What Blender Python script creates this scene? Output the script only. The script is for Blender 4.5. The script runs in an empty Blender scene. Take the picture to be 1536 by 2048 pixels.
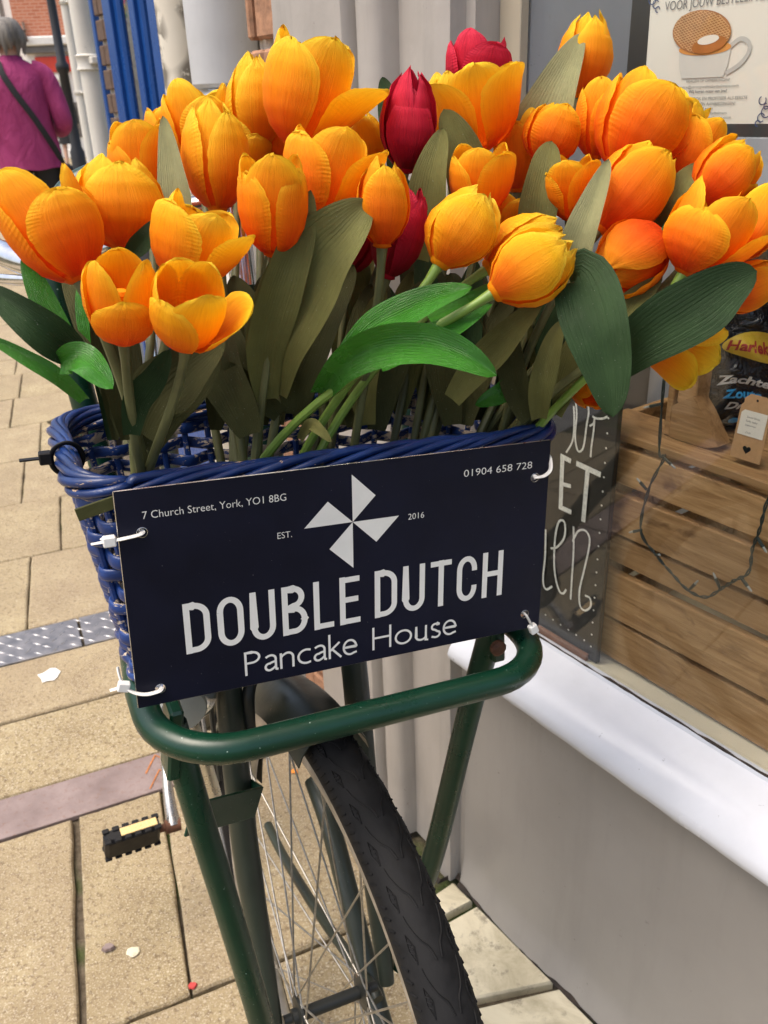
import bpy, bmesh, math, random
from math import sin, cos, pi, radians, sqrt, atan2, floor
from mathutils import Vector as V, Matrix

random.seed(7)
scene = bpy.context.scene
COL = scene.collection

# ------------------------------------------------------------------ camera, sky, sun, exposure
F_PX = 1716.0                       # focal length in pixels of a 1536 x 2048 frame
PITCH, ROLL, CAM_H = radians(25.682), radians(2.12), 1.15
CAM = V((0, 0, CAM_H))
FW = V((0, cos(PITCH), -sin(PITCH)))
_up0, _r0 = V((0, sin(PITCH), cos(PITCH))), V((1, 0, 0))
RT = _r0 * cos(ROLL) - _up0 * sin(ROLL)
DN = -(_up0 * cos(ROLL) + _r0 * sin(ROLL))
cam_data = bpy.data.cameras.new('camera')
cam = bpy.data.objects.new('camera', cam_data)
COL.objects.link(cam)
m = Matrix((RT, -DN, -FW)).transposed().to_4x4()
m.translation = CAM
cam.matrix_world = m
cam_data.sensor_fit = 'VERTICAL'
cam_data.sensor_height = 36.0
cam_data.lens = F_PX / 2048 * 36.0
cam_data.clip_start = 0.01
cam_data.clip_end = 400
cam_data.dof.use_dof = True
cam_data.dof.focus_distance = 0.62
cam_data.dof.aperture_fstop = 17.0
scene.camera = cam

SUN_EL, SUN_AZ = radians(68), radians(-110)      # azimuth from +Y, clockwise
sun_dir = V((sin(SUN_AZ) * cos(SUN_EL), cos(SUN_AZ) * cos(SUN_EL), sin(SUN_EL)))
world = bpy.data.worlds.new('World')
scene.world = world
world.use_nodes = True
wn = world.node_tree
sky = wn.nodes.new('ShaderNodeTexSky')
sky.sky_type = 'NISHITA'
sky.sun_disc = False
sky.sun_elevation = SUN_EL
sky.sun_rotation = SUN_AZ
sky.air_density = 1.0
sky.dust_density = 6.0
sky.ozone_density = 0.6
wn.links.new(sky.outputs[0], wn.nodes['Background'].inputs[0])
wn.nodes['Background'].inputs[1].default_value = 0.15
sun_data = bpy.data.lights.new('sun', 'SUN')
sun_data.energy = 1.3
sun_data.angle = radians(45)
sun_data.color = (1.0, 0.93, 0.82)
sun = bpy.data.objects.new('sun', sun_data)
COL.objects.link(sun)
sun.rotation_euler = (-sun_dir).to_track_quat('-Z', 'Y').to_euler()
sun.location = sun_dir * 20
scene.view_settings.view_transform = 'Standard'
scene.view_settings.look = 'None'
scene.view_settings.gamma = 1.0
scene.view_settings.exposure = 0.78

# ------------------------------------------------------------------ frames of the place
def ray(x, y):
    return FW + RT * ((x - 768) / F_PX) + DN * ((y - 1024) / F_PX)
def at(x, y, d):                                  # a point d metres in front of the lens
    return CAM + ray(x, y) * d
# shop front: s runs along the wall away from the viewer, w into the shop, z up
WALL0 = V((.113, .983, 0))
WU = V((sin(radians(-35)), cos(radians(-35)), 0))
WN = V((WU.y, -WU.x, 0))
def wp(s, w, z):
    return WALL0 + WU * s + WN * w + V((0, 0, z))
def wall_hit(x, y, w):
    r = ray(x, y)
    p0 = WALL0 + WN * w
    q = CAM + r * ((p0 - CAM).dot(WN) / r.dot(WN))
    return (q - WALL0).dot(WU), q.z
# bicycle: forward, right (towards the shop), up along the leaning frame
BAZ, BLEAN = radians(23.5), radians(-4.2)
BF = V((sin(BAZ), -cos(BAZ), 0))
_bx = V((cos(BAZ), sin(BAZ), 0))
BR = _bx * cos(BLEAN) + V((0, 0, 1)) * sin(BLEAN)
BU = V((0, 0, 1)) * cos(BLEAN) - _bx * sin(BLEAN)
HUB = V((-.0716, .5655, .332))
def bk(f, r, u):
    return HUB + BF * f + BR * r + BU * (u - .332)
def bk_hit(x, y, r):
    rr = ray(x, y)
    p0 = bk(0, r, .332)
    return CAM + rr * ((p0 - CAM).dot(BR) / rr.dot(BR))
def bk_inv(p):
    d = p - HUB
    return d.dot(BF), d.dot(BR), d.dot(BU) + .332
# sign plate
SC = V((-.022618, .534735, .849363))
SX = V((.931051, .359097, -.064755))
SZ = V((.032445, .095290, .994921))
SN = SX.cross(SZ)                                  # towards the viewer
if SN.dot(CAM - SC) < 0:
    SN = -SN
SW, SH = .315, .1553
def sp(x, z, d=0):
    return SC + SX * x + SZ * z + SN * d

# ------------------------------------------------------------------ mesh helpers
WLOC = {}
def wloc(o):
    return WLOC.get(o.name, V((0, 0, 0))) if o else V((0, 0, 0))
def props(o, label=None, cat=None, group=None, kind=None):
    if label: o['label'] = label
    if cat: o['category'] = cat
    if group: o['group'] = group
    if kind: o['kind'] = kind
    return o
def thing(name, loc, label, cat, group=None):
    o = bpy.data.objects.new(name, None)
    o.empty_display_size = .02
    COL.objects.link(o)
    o.location = loc
    WLOC[o.name] = V(loc)
    return props(o, label, cat, group)
def centroid(pts):
    c = V((0, 0, 0))
    for p in pts: c += p
    return c / max(1, len(pts))

class MB:
    def __init__(self):
        self.v, self.f, self.uv = [], [], []
    def add(self, vs, fs, uvs=None):
        b = len(self.v)
        self.v += [V(p) for p in vs]
        self.f += [tuple(i + b for i in f) for f in fs]
        self.uv += list(uvs) if uvs else [(0.0, 0.0)] * len(vs)
        return self
    def hexa(self, c):                              # 8 corners: bottom ring, top ring
        return self.add(c, [(0, 3, 2, 1), (4, 5, 6, 7), (0, 1, 5, 4), (1, 2, 6, 5), (2, 3, 7, 6), (3, 0, 4, 7)])
    def box(self, c, ax, h, b=0.0):
        X, Y, Z = ax
        hx, hy, hz = h
        b = min(b, hx * .9, hy * .9, hz * .9)
        if b <= 0:
            return self.hexa([c + X * (sx * hx) + Y * (sy * hy) + Z * (sz * hz) for sz in (-1, 1) for sx, sy in ((-1, -1), (1, -1), (1, 1), (-1, 1))])
        bm = bmesh.new()
        bmesh.ops.create_cube(bm, size=2)
        for v in bm.verts: v.co = V((v.co.x * hx, v.co.y * hy, v.co.z * hz))
        bmesh.ops.bevel(bm, geom=list(bm.edges), offset=b, segments=1, affect='EDGES', profile=.5)
        bm.verts.index_update()
        vs = [c + X * v.co.x + Y * v.co.y + Z * v.co.z for v in bm.verts]
        fs = [tuple(v.index for v in f.verts) for f in bm.faces]
        bm.free()
        return self.add(vs, fs)
    def tube(self, pts, r, n=10, closed=False, caps=True, flat=1.0, ref=None):
        k = len(pts)
        rs = r if isinstance(r, (list, tuple)) else [r] * k
        vs, uvs = [], []
        nrm = None
        for i, p in enumerate(pts):
            if closed: t = pts[(i + 1) % k] - pts[i - 1]
            else: t = pts[min(i + 1, k - 1)] - pts[max(i - 1, 0)]
            t = t.normalized()
            if ref is not None:
                rv = ref(i) if callable(ref) else ref
                nrm = (rv - t * rv.dot(t)).normalized()
            elif nrm is None:
                a = V((0, 0, 1)) if abs(t.z) < .9 else V((1, 0, 0))
                nrm = (a - t * a.dot(t)).normalized()
            else:
                nrm = (nrm - t * nrm.dot(t)).normalized()
            bn = t.cross(nrm)
            for j in range(n):
                a = 2 * pi * j / n
                vs.append(p + nrm * (cos(a) * rs[i]) + bn * (sin(a) * rs[i] * flat))
                uvs.append((j / n, i / max(1, k - 1)))
        fs = []
        for i in range(k if closed else k - 1):
            a, b = i * n, ((i + 1) % k) * n
            for j in range(n):
                fs.append((a + j, a + (j + 1) % n, b + (j + 1) % n, b + j))
        if caps and not closed:
            fs.append(tuple(range(n - 1, -1, -1)))
            fs.append(tuple((k - 1) * n + j for j in range(n)))
        return self.add(vs, fs, uvs)
    def lathe(self, o, axis, prof, n=24, caps=True):   # prof: (along, radius)
        axis = axis.normalized()
        pts = [o + axis * a for a, _ in prof]
        a0 = V((0, 0, 1)) if abs(axis.z) < .9 else V((1, 0, 0))
        x = (a0 - axis * a0.dot(axis)).normalized()
        y = axis.cross(x)
        vs = []
        for a, r in prof:
            for j in range(n):
                t = 2 * pi * j / n
                vs.append(o + axis * a + x * (cos(t) * r) + y * (sin(t) * r))
        fs = [(i * n + j, i * n + (j + 1) % n, (i + 1) * n + (j + 1) % n, (i + 1) * n + j) for i in range(len(prof) - 1) for j in range(n)]
        if caps:
            fs.append(tuple(range(n - 1, -1, -1)))
            fs.append(tuple((len(prof) - 1) * n + j for j in range(n)))
        return self.add(vs, fs)
    def prism(self, poly, fr, d0, d1):                 # fr(x, y, d) -> point; poly simple
        k = len(poly)
        vs = [fr(x, y, d0) for x, y in poly] + [fr(x, y, d1) for x, y in poly]
        fs = [tuple(range(k - 1, -1, -1)), tuple(range(k, 2 * k))] + [(i, (i + 1) % k, k + (i + 1) % k, k + i) for i in range(k)]
        return self.add(vs, fs)
    def sheet(self, poly, fr, d):
        return self.add([fr(x, y, d) for x, y in poly], [tuple(range(len(poly)))])
    def grid(self, nu, nv, fn, uv=None):
        vs, uvs = [], []
        for j in range(nv + 1):
            for i in range(nu + 1):
                vs.append(fn(i / nu, j / nv))
                uvs.append(uv(i / nu, j / nv) if uv else (i / nu, j / nv))
        fs = [(j * (nu + 1) + i, j * (nu + 1) + i + 1, (j + 1) * (nu + 1) + i + 1, (j + 1) * (nu + 1) + i) for j in range(nv) for i in range(nu)]
        return self.add(vs, fs, uvs)
    def build(self, name, mat, parent=None, smooth=False, loc=None, label=None, cat=None, group=None, kind=None, recalc=True):
        me = bpy.data.meshes.new(name)
        o0 = wloc(parent) if parent else (V(loc) if loc is not None else centroid(self.v))
        me.from_pydata([tuple(p - o0) for p in self.v], [], self.f)
        if any(u != (0.0, 0.0) for u in self.uv):
            lay = me.uv_layers.new(name='UVMap')
            flat = []
            for l in me.loops: flat += self.uv[l.vertex_index]
            lay.data.foreach_set('uv', flat)
        if recalc:
            bm = bmesh.new(); bm.from_mesh(me)
            bmesh.ops.recalc_face_normals(bm, faces=list(bm.faces))
            bm.to_mesh(me); bm.free()
        if smooth:
            me.polygons.foreach_set('use_smooth', [True] * len(me.polygons))
            if smooth != 'all':
                try: me.set_sharp_from_angle(angle=radians(40))
                except Exception: pass
        me.materials.append(mat)
        o = bpy.data.objects.new(name, me)
        COL.objects.link(o)
        if parent:
            o.parent = parent
        else:
            o.location = o0
        WLOC[o.name] = o0
        return props(o, label, cat, group, kind)

def catmull(pts, n):
    out = []
    k = len(pts)
    for i in range(k - 1):
        p0, p1, p2, p3 = pts[max(i - 1, 0)], pts[i], pts[i + 1], pts[min(i + 2, k - 1)]
        for j in range(n):
            t = j / n
            out.append(.5 * ((2 * p1) + (p2 - p0) * t + (2 * p0 - 5 * p1 + 4 * p2 - p3) * t * t + (3 * p1 - p0 - 3 * p2 + p3) * t ** 3))
    out.append(pts[-1])
    return out
def bez(a, b, c, d, n):
    return [a * (1 - t) ** 3 + b * (3 * t * (1 - t) ** 2) + c * (3 * t * t * (1 - t)) + d * t ** 3 for t in [i / n for i in range(n + 1)]]
def lerp_tab(tab, t):
    for (a, x), (b, y) in zip(tab, tab[1:]):
        if t <= b: 
            k = (t - a) / (b - a); k = k * k * (3 - 2 * k) * .5 + k * .5
            return x + (y - x) * k
    return tab[-1][1]

# ------------------------------------------------------------------ materials
class NT:
    def __init__(self, name):
        self.m = bpy.data.materials.new(name)
        self.m.use_nodes = True
        self.t = self.m.node_tree
        self.p = self.t.nodes['Principled BSDF']
        self.out = self.t.nodes['Material Output']
    def n(self, typ, **kw):
        nd = self.t.nodes.new(typ)
        for k, v in kw.items(): setattr(nd, k, v)
        return nd
    def l(self, a, b): self.t.links.new(a, b)
    def coord(self, kind='Object'):
        if kind == 'World': return self.n('ShaderNodeNewGeometry').outputs['Position']
        return self.n('ShaderNodeTexCoord').outputs[kind]
    def noise(self, scale, detail=4, rough=.6, coord=None, stretch=None, dist=0):
        nd = self.n('ShaderNodeTexNoise')
        nd.inputs['Scale'].default_value = scale
        nd.inputs['Detail'].default_value = detail
        nd.inputs['Roughness'].default_value = rough
        nd.inputs['Distortion'].default_value = dist
        c = coord or self.coord('World')
        if stretch:
            mp = self.n('ShaderNodeMapping')
            mp.inputs['Scale'].default_value = stretch
            self.l(c, mp.inputs[0]); c = mp.outputs[0]
        self.l(c, nd.inputs['Vector'])
        return nd.outputs['Fac']
    def ramp(self, fac, stops, interp='LINEAR'):
        nd = self.n('ShaderNodeValToRGB')
        nd.color_ramp.interpolation = interp
        while len(nd.color_ramp.elements) < len(stops): nd.color_ramp.elements.new(.5)
        for e, (pos, c) in zip(nd.color_ramp.elements, stops):
            e.position = pos
            e.color = (c, c, c, 1) if not isinstance(c, (tuple, list)) else (*c[:3], 1)
        self.l(fac, nd.inputs[0])
        return nd.outputs[0]
    def mix(self, fac, a, b, mode='MIX'):
        nd = self.n('ShaderNodeMix', data_type='RGBA', blend_type=mode)
        for sock, v in ((nd.inputs[0], fac), (nd.inputs[6], a), (nd.inputs[7], b)):
            if isinstance(v, (int, float)): sock.default_value = v
            elif isinstance(v, (tuple, list)): sock.default_value = (*v[:3], 1)
            else: self.l(v, sock)
        return nd.outputs[2]
    def math(self, op, a, b=0.0, clamp=False):
        nd = self.n('ShaderNodeMath', operation=op, use_clamp=clamp)
        for sock, v in ((nd.inputs[0], a), (nd.inputs[1], b)):
            if isinstance(v, (int, float)): sock.default_value = v
            else: self.l(v, sock)
        return nd.outputs[0]
    def bump(self, h, strength=.3, dist=.002):
        nd = self.n('ShaderNodeBump')
        nd.inputs['Strength'].default_value = strength
        nd.inputs['Distance'].default_value = dist
        self.l(h, nd.inputs['Height'])
        self.l(nd.outputs[0], self.p.inputs['Normal'])
        return nd.outputs[0]
    def set(self, color=None, rough=None, metal=None, spec=None, **kw):
        for key, v in (('Base Color', color), ('Roughness', rough), ('Metallic', metal), ('Specular IOR Level', spec)):
            if v is None: continue
            if isinstance(v, (int, float)): self.p.inputs[key].default_value = v
            elif isinstance(v, tuple): self.p.inputs[key].default_value = (*v[:3], 1)
            else: self.l(v, self.p.inputs[key])
        return self

def plain(name, c, rough=.5, metal=0.0, var=.25, scale=40, bump=0.0, spec=.5, coord='World'):
    t = NT(name)
    nz = t.noise(scale, 5, .6, t.coord(coord))
    lo, hi = tuple(x * (1 - var) for x in c), tuple(min(1, x * (1 + var)) for x in c)
    t.set(t.ramp(nz, [(.3, lo), (.7, hi)]), t.ramp(nz, [(.25, max(.03, rough - .1)), (.75, min(1, rough + .12))]), metal, spec)
    if bump: t.bump(nz, .5, bump)
    return t.m

M = {}
def petal_mat(name, c0, c1, c2, c3, trans=.36, vein=.16):
    t = NT(name)
    uv = t.n('ShaderNodeSeparateXYZ'); t.l(t.coord('UV'), uv.inputs[0])
    tt, uu = uv.outputs[1], uv.outputs[0]
    au = t.math('ABSOLUTE', t.math('MULTIPLY_ADD', uu, 2.0)) 
    nd = au.node.inputs[0].links[0].from_node; nd.inputs[2].default_value = -1.0
    nz = t.noise(26, 3, .6)
    g = t.math('ADD', tt, t.math('MULTIPLY', t.math('SUBTRACT', nz, .5), .35))
    g = t.math('ADD', g, t.math('MULTIPLY', t.math('POWER', au, 3.0), .30))
    col = t.ramp(g, [(.08, c0), (.38, c1), (.68, c2), (1.0, c3)])
    st = t.noise(1.0, 6, .75, t.coord('UV'), (30, 1.6, 1), .6)
    col = t.mix(t.ramp(st, [(.45, 0.0), (.70, vein * 1.6)]), col, tuple(x * .55 for x in c0))
    fine = t.noise(420, 2, .5)
    # feathered ribs that run out to the petal's edges
    rib = t.math('SINE', t.math('ADD', t.math('MULTIPLY', tt, 150.0), t.math('ADD', t.math('MULTIPLY', au, -13.0), t.math('MULTIPLY', nz, 16.0))))
    brk = t.noise(34, 2, .5)
    mask = t.math('MULTIPLY', t.ramp(au, [(.50, 0.0), (.88, 1.0)]), t.ramp(brk, [(.46, 0.0), (.62, 1.0)]))
    h = t.math('ADD', t.math('MULTIPLY', t.math('MULTIPLY', rib, mask), .17), t.math('ADD', t.math('MULTIPLY', st, 1.5), t.math('MULTIPLY', fine, .15)))
    nb = t.bump(h, .55, .0013)
    t.set(col, .62, 0, .22)
    tr = t.n('ShaderNodeBsdfTranslucent')
    t.l(t.mix(.25, col, c1), tr.inputs[0]); t.l(nb, tr.inputs[1])
    ms = t.n('ShaderNodeMixShader'); ms.inputs[0].default_value = trans
    t.l(t.p.outputs[0], ms.inputs[1]); t.l(tr.outputs[0], ms.inputs[2]); t.l(ms.outputs[0], t.out.inputs[0])
    return t.m
M['petal_orange'] = petal_mat('petal_orange', (.85, .075, .003), (.95, .215, .002), (.97, .36, .004), (.98, .62, .020))
M['petal_gold'] = petal_mat('petal_gold', (.90, .115, .003), (.96, .30, .003), (.98, .49, .008), (.98, .72, .035))
M['petal_yellow'] = petal_mat('petal_yellow', (.90, .17, .003), (.96, .41, .006), (.97, .58, .014), (.97, .72, .05))
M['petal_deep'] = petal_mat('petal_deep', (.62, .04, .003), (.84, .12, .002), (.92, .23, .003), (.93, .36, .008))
M['petal_red'] = petal_mat('petal_red', (.26, .003, .014), (.50, .007, .028), (.64, .013, .045), (.70, .03, .075), .25, .3)

def leaf_mat(name, c, rough, trans=.12, spec=.4, vein=.25, bump=.0012):
    t = NT(name)
    uv = t.coord('UV')
    st = t.noise(1.0, 5, .7, uv, (60, 1.2, 1))
    nz = t.noise(45, 4, .6)
    sp_ = t.noise(900, 2, .5)
    col = t.mix(t.ramp(st, [(.35, 0.0), (.7, vein)]), c, tuple(x * .5 for x in c))
    col = t.mix(t.ramp(nz, [(.4, 0.0), (.75, .35)]), col, tuple(min(1, x * 1.7 + .01) for x in c))
    col = t.mix(t.ramp(sp_, [(.70, 0.0), (.78, .35)]), col, (.5, .5, .45))
    ux = t.n('ShaderNodeSeparateXYZ'); t.l(uv, ux.inputs[0])
    ln = t.math('SINE', t.math('ADD', t.math('MULTIPLY', ux.outputs[0], 95.0), t.math('MULTIPLY', nz, 8.0)))
    nb = t.bump(t.math('ADD', t.math('ADD', t.math('MULTIPLY', ln, .16), t.math('MULTIPLY', st, 1.6)), t.math('MULTIPLY', t.noise(24, 4, .6), 3.0)), .6, bump)
    t.set(col, t.ramp(nz, [(.3, rough - .1), (.7, rough + .12)]), 0, spec)
    tr = t.n('ShaderNodeBsdfTranslucent'); t.l(col, tr.inputs[0]); t.l(nb, tr.inputs[1])
    ms = t.n('ShaderNodeMixShader'); ms.inputs[0].default_value = trans
    t.l(t.p.outputs[0], ms.inputs[1]); t.l(tr.outputs[0], ms.inputs[2]); t.l(ms.outputs[0], t.out.inputs[0])
    return t.m
M['leaf_olive'] = leaf_mat('leaf_olive', (.145, .145, .042), .6, .12, .25)
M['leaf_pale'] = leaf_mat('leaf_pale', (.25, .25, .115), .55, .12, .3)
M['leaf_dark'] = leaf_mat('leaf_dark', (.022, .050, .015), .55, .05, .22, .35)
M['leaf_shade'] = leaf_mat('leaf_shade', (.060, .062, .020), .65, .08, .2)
M['leaf_bright'] = leaf_mat('leaf_bright', (.045, .225, .016), .24, .12, .6, .3, .0022)
M['stem_bright'] = plain('stem_bright', (.17, .28, .045), .45, var=.3, scale=30, bump=.0006)
M['stem_olive'] = plain('stem_olive', (.115, .12, .045), .5, var=.3, scale=30, bump=.0006)

def wicker(name, thr, bare1, bare2, dk=1.0):
    t = NT(name)
    nz = t.noise(70, 5, .65, None, (1, 1, 2.6), .5)
    big = t.noise(9, 2, .5)
    uv = t.n('ShaderNodeSeparateXYZ'); t.l(t.coord('UV'), uv.inputs[0])
    a = t.math('ADD', nz, t.math('MULTIPLY', t.math('SUBTRACT', big, .5), .45))
    a = t.math('ADD', a, t.math('MULTIPLY', uv.outputs[0], .125))          # uv.x = 1 on the side facing into the basket, never fully painted
    mask = t.ramp(a, [(thr, 0.0), (thr + .025, 1.0)])
    bare = t.mix(t.noise(160, 3), bare1, bare2)
    blue = t.ramp(t.noise(38, 4), [(.3, (.005 * dk, .018 * dk, .085 * dk)), (.7, (.012 * dk, .045 * dk, .195 * dk))])
    t.set(t.mix(mask, blue, bare), t.ramp(mask, [(0, .30), (1, .8)]), 0, .5)
    t.bump(t.math('SUBTRACT', t.math('MULTIPLY', t.noise(240, 3, .6, None, (1, 1, 3)), .5), t.math('MULTIPLY', mask, .6)), .5, .0012)
    return t.m
M['wicker'] = wicker('wicker_blue_paint', .655, (.50, .36, .23), (.66, .60, .52), 1.2)
M['wicker_rim'] = wicker('wicker_rim_shaded', .70, (.46, .28, .15), (.70, .55, .38), .85)  # blue darkened to paint in the tulips' shadow on the rim
M['sign'] = None
t = NT('sign_navy')
sp_ = t.noise(700, 2, .5); bg = t.noise(14, 3)
t.set(t.mix(t.ramp(sp_, [(.775, 0.0), (.80, .6)]), t.ramp(bg, [(.3, (.0055, .006, .014)), (.7, (.008, .009, .023))]), (.4, .4, .42)), t.ramp(bg, [(.3, .42), (.7, .55)]), 0, .18)
M['sign'] = t.m
M['print'] = plain('sign_print_white', (.80, .79, .74), .5, var=.05)
M['tie_white'] = plain('white_nylon', (.78, .77, .74), .35, var=.08)
M['black_plastic'] = plain('black_plastic', (.007, .007, .008), .5, var=.3, spec=.3)
def paint(name, c, rough, chip, chip2, thr=.74, scale=60, spec=.5):
    t = NT(name)
    a = t.noise(scale, 4, .55); b = t.noise(scale * 9, 2, .5)
    mk = t.ramp(a, [(thr, 0.0), (thr + .015, 1.0)])
    mk2 = t.ramp(b, [(.735, 0.0), (.76, .7)])
    col = t.ramp(t.noise(18, 4), [(.3, tuple(x * .8 for x in c)), (.7, tuple(x * 1.25 for x in c))])
    col = t.mix(mk, col, chip); col = t.mix(mk2, col, chip2)
    t.set(col, t.ramp(t.noise(30, 4), [(.3, rough - .06), (.7, rough + .14)]), 0, spec)
    t.bump(t.math('SUBTRACT', t.math('MULTIPLY', t.noise(55, 3), .5), mk), .25, .001)
    return t.m
M['green'] = paint('green_enamel', (.0025, .030, .0145), .27, (.34, .11, .03), (.30, .40, .34), .705, 44)
M['fork'] = paint('fork_paint', (.024, .031, .022), .34, (.16, .10, .05), (.2, .2, .17), .72, 50)
M['darkmetal'] = paint('dark_steel', (.018, .020, .018), .45, (.12, .06, .03), (.1, .1, .09), .68, 50)
M['rubber'] = plain('tyre_rubber', (.009, .009, .0095), .7, var=.45, scale=120, bump=.0006, spec=.22)
M['rubber_tread'] = plain('tyre_tread', (.007, .007, .0075), .6, var=.5, scale=160, spec=.2)
M['rim'] = plain('rim_alloy', (.48, .45, .40), .42, .75, .25, 60)
M['spoke'] = plain('spoke_steel', (.36, .34, .30), .42, .85, .3, 200)
M['chrome'] = plain('chrome', (.75, .75, .76), .16, 1.0, .12, 60)
M['alloy'] = plain('alloy_crank', (.62, .60, .56), .28, .95, .15, 60)
M['amber'] = plain('amber_reflector', (.80, .56, .24), .25, var=.2, scale=500, bump=.002)
M['cable'] = plain('cable_grey', (.32, .31, .29), .5, .3, .5, 900)
M['rust'] = plain('rusty_steel', (.13, .055, .03), .75, .2, .5, 90, .001)

# stone and ground
t = NT('york_stone')
a = t.noise(11, 6, .65); b = t.noise(105, 5, .75); c = t.noise(330, 4, .7); d = t.noise(3.2, 4)
oi = t.n('ShaderNodeObjectInfo').outputs['Random']
col = t.ramp(a, [(.28, (.25, .195, .105)), (.5, (.325, .26, .145)), (.72, (.40, .33, .19))])
col = t.mix(t.ramp(b, [(.51, 0.0), (.63, .85)]), col, (.115, .075, .038))
col = t.mix(t.ramp(c, [(.53, 0.0), (.65, .85)]), col, (.66, .60, .47))
col = t.mix(t.ramp(d, [(.42, 0.0), (.70, .5)]), col, (.22, .165, .105))
col = t.mix(t.ramp(oi, [(0, 0.0), (1, .28)]), col, (.31, .24, .17))
t.set(col, .82, 0, .3)
t.bump(t.math('ADD', t.math('MULTIPLY', b, .8), t.math('ADD', a, t.math('MULTIPLY', c, .4))), .6, .004)
M['stone'] = t.m
t = NT('joint_mortar')
a = t.noise(60, 5, .7); b = t.noise(6, 3)
col = t.ramp(a, [(.3, (.07, .055, .038)), (.7, (.17, .14, .10))])
col = t.mix(t.ramp(b, [(.48, 0.0), (.6, .8)]), col, (.045, .075, .016))
t.set(col, .95, 0, .1); t.bump(a, .8, .01)
M['joint'] = t.m
t = NT('marble')
a = t.noise(9, 6, .7, None, None, 1.2); b = t.noise(80, 4, .7); c = t.noise(22, 5, .75)
col = t.ramp(a, [(.3, (.40, .355, .24)), (.55, (.63, .575, .42)), (.75, (.69, .64, .48))])
col = t.mix(t.ramp(c, [(.56, 0.0), (.66, .75)]), col, (.23, .20, .15))
col = t.mix(t.ramp(b, [(.66, 0.0), (.72, .8)]), col, (.10, .085, .06))
t.set(col, .5, 0, .4); t.bump(b, .3, .002)
M['marble'] = t.m
t = NT('galvanised_plate')
a = t.noise(30, 5, .6)
t.set(t.ramp(a, [(.3, (.18, .178, .185)), (.7, (.30, .293, .30))]), t.ramp(a, [(.3, .38), (.7, .55)]), .7, .5)
M['plate'] = t.m
M['plate_tread'] = plain('plate_tread_worn', (.48, .47, .46), .35, .8, .12, 200)
t = NT('cast_iron')
a = t.noise(14, 5, .65); b = t.noise(90, 4, .7)
col = t.ramp(a, [(.3, (.20, .15, .14)), (.7, (.30, .235, .22))])
col = t.mix(t.ramp(b, [(.55, 0.0), (.7, .5)]), col, (.20, .10, .055))
t.set(col, .6, .25, .4); t.bump(b, .4, .002)
M['iron'] = t.m
M['iron_rust'] = plain('iron_rust', (.42, .15, .04), .8, 0, .35, 120)

# shop front
def painted(name, c, rough=.45, dirt=.0, bump=.0008, scale=7):
    t = NT(name)
    a = t.noise(scale, 5, .6); b = t.noise(120, 4, .6); s = t.noise(22, 4, .7, None, (1, 1, .12))
    col = t.ramp(a, [(.3, tuple(x * .93 for x in c)), (.7, tuple(min(1, x * 1.05) for x in c))])
    col = t.mix(t.ramp(b, [(.715, 0.0), (.74, .55)]), col, tuple(x * .35 for x in c))
    ch_ = t.noise(38, 5, .75)
    col = t.mix(t.ramp(ch_, [(.685, 0.0), (.70, .7)]), col, tuple(x * .55 for x in c))
    if dirt: col = t.mix(t.ramp(s, [(.5, 0.0), (.75, dirt)]), col, tuple(x * .45 for x in c))
    t.set(col, t.ramp(a, [(.3, rough - .07), (.7, rough + .1)]), 0, .45)
    t.bump(t.math('ADD', t.math('MULTIPLY', b, .3), t.noise(26, 3)), .35, bump)
    return t.m
M['riser'] = painted('riser_grey_paint', (.315, .298, .276), .40, .16)
M['pilaster'] = painted('pilaster_paint', (.39, .362, .33), .42, .3, .0022, 9)
M['sill'] = painted('sill_white_gloss', (.64, .665, .715), .2, .05, .0012)
M['board'] = painted('cream_board', (.68, .62, .46), .4, .1)
M['bluegrey'] = painted('bluegrey_paint', (.60, .615, .645), .5, .1, .002, 6)
M['frame_tan'] = painted('tan_frame', (.42, .37, .28), .45, .15)
M['interior'] = plain('interior_dark', (.17, .155, .14), .8, var=.3, scale=4)
M['plaster'] = painted('upper_render', (.55, .52, .47), .8, .25, .003)
M['dirt'] = plain('dirt_line', (.035, .026, .02), .95, 0, .6, 60, .004)
t = NT('window_glass')
gl = t.n('ShaderNodeBsdfGlossy'); gl.inputs['Roughness'].default_value = .015
gl.inputs['Color'].default_value = (1, 1, 1, 1)
tp = t.n('ShaderNodeBsdfTransparent'); tp.inputs['Color'].default_value = (.975, .985, .98, 1)
fr = t.n('ShaderNodeFresnel')
gm = t.n('ShaderNodeNewGeometry').outputs['Backfacing']
t.l(t.math('SUBTRACT', 1.5, t.math('MULTIPLY', gm, 1.5 - 1 / 1.5)), fr.inputs['IOR'])      # same reflectance from either side of the thin pane
ms = t.n('ShaderNodeMixShader')
t.l(t.math('MULTIPLY', fr.outputs[0], .65), ms.inputs[0]); t.l(tp.outputs[0], ms.inputs[1]); t.l(gl.outputs[0], ms.inputs[2]); t.l(ms.outputs[0], t.out.inputs[0])  # reflection weakened to stand in for the viewer's body shading the pane
M['glass'] = t.m
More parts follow.
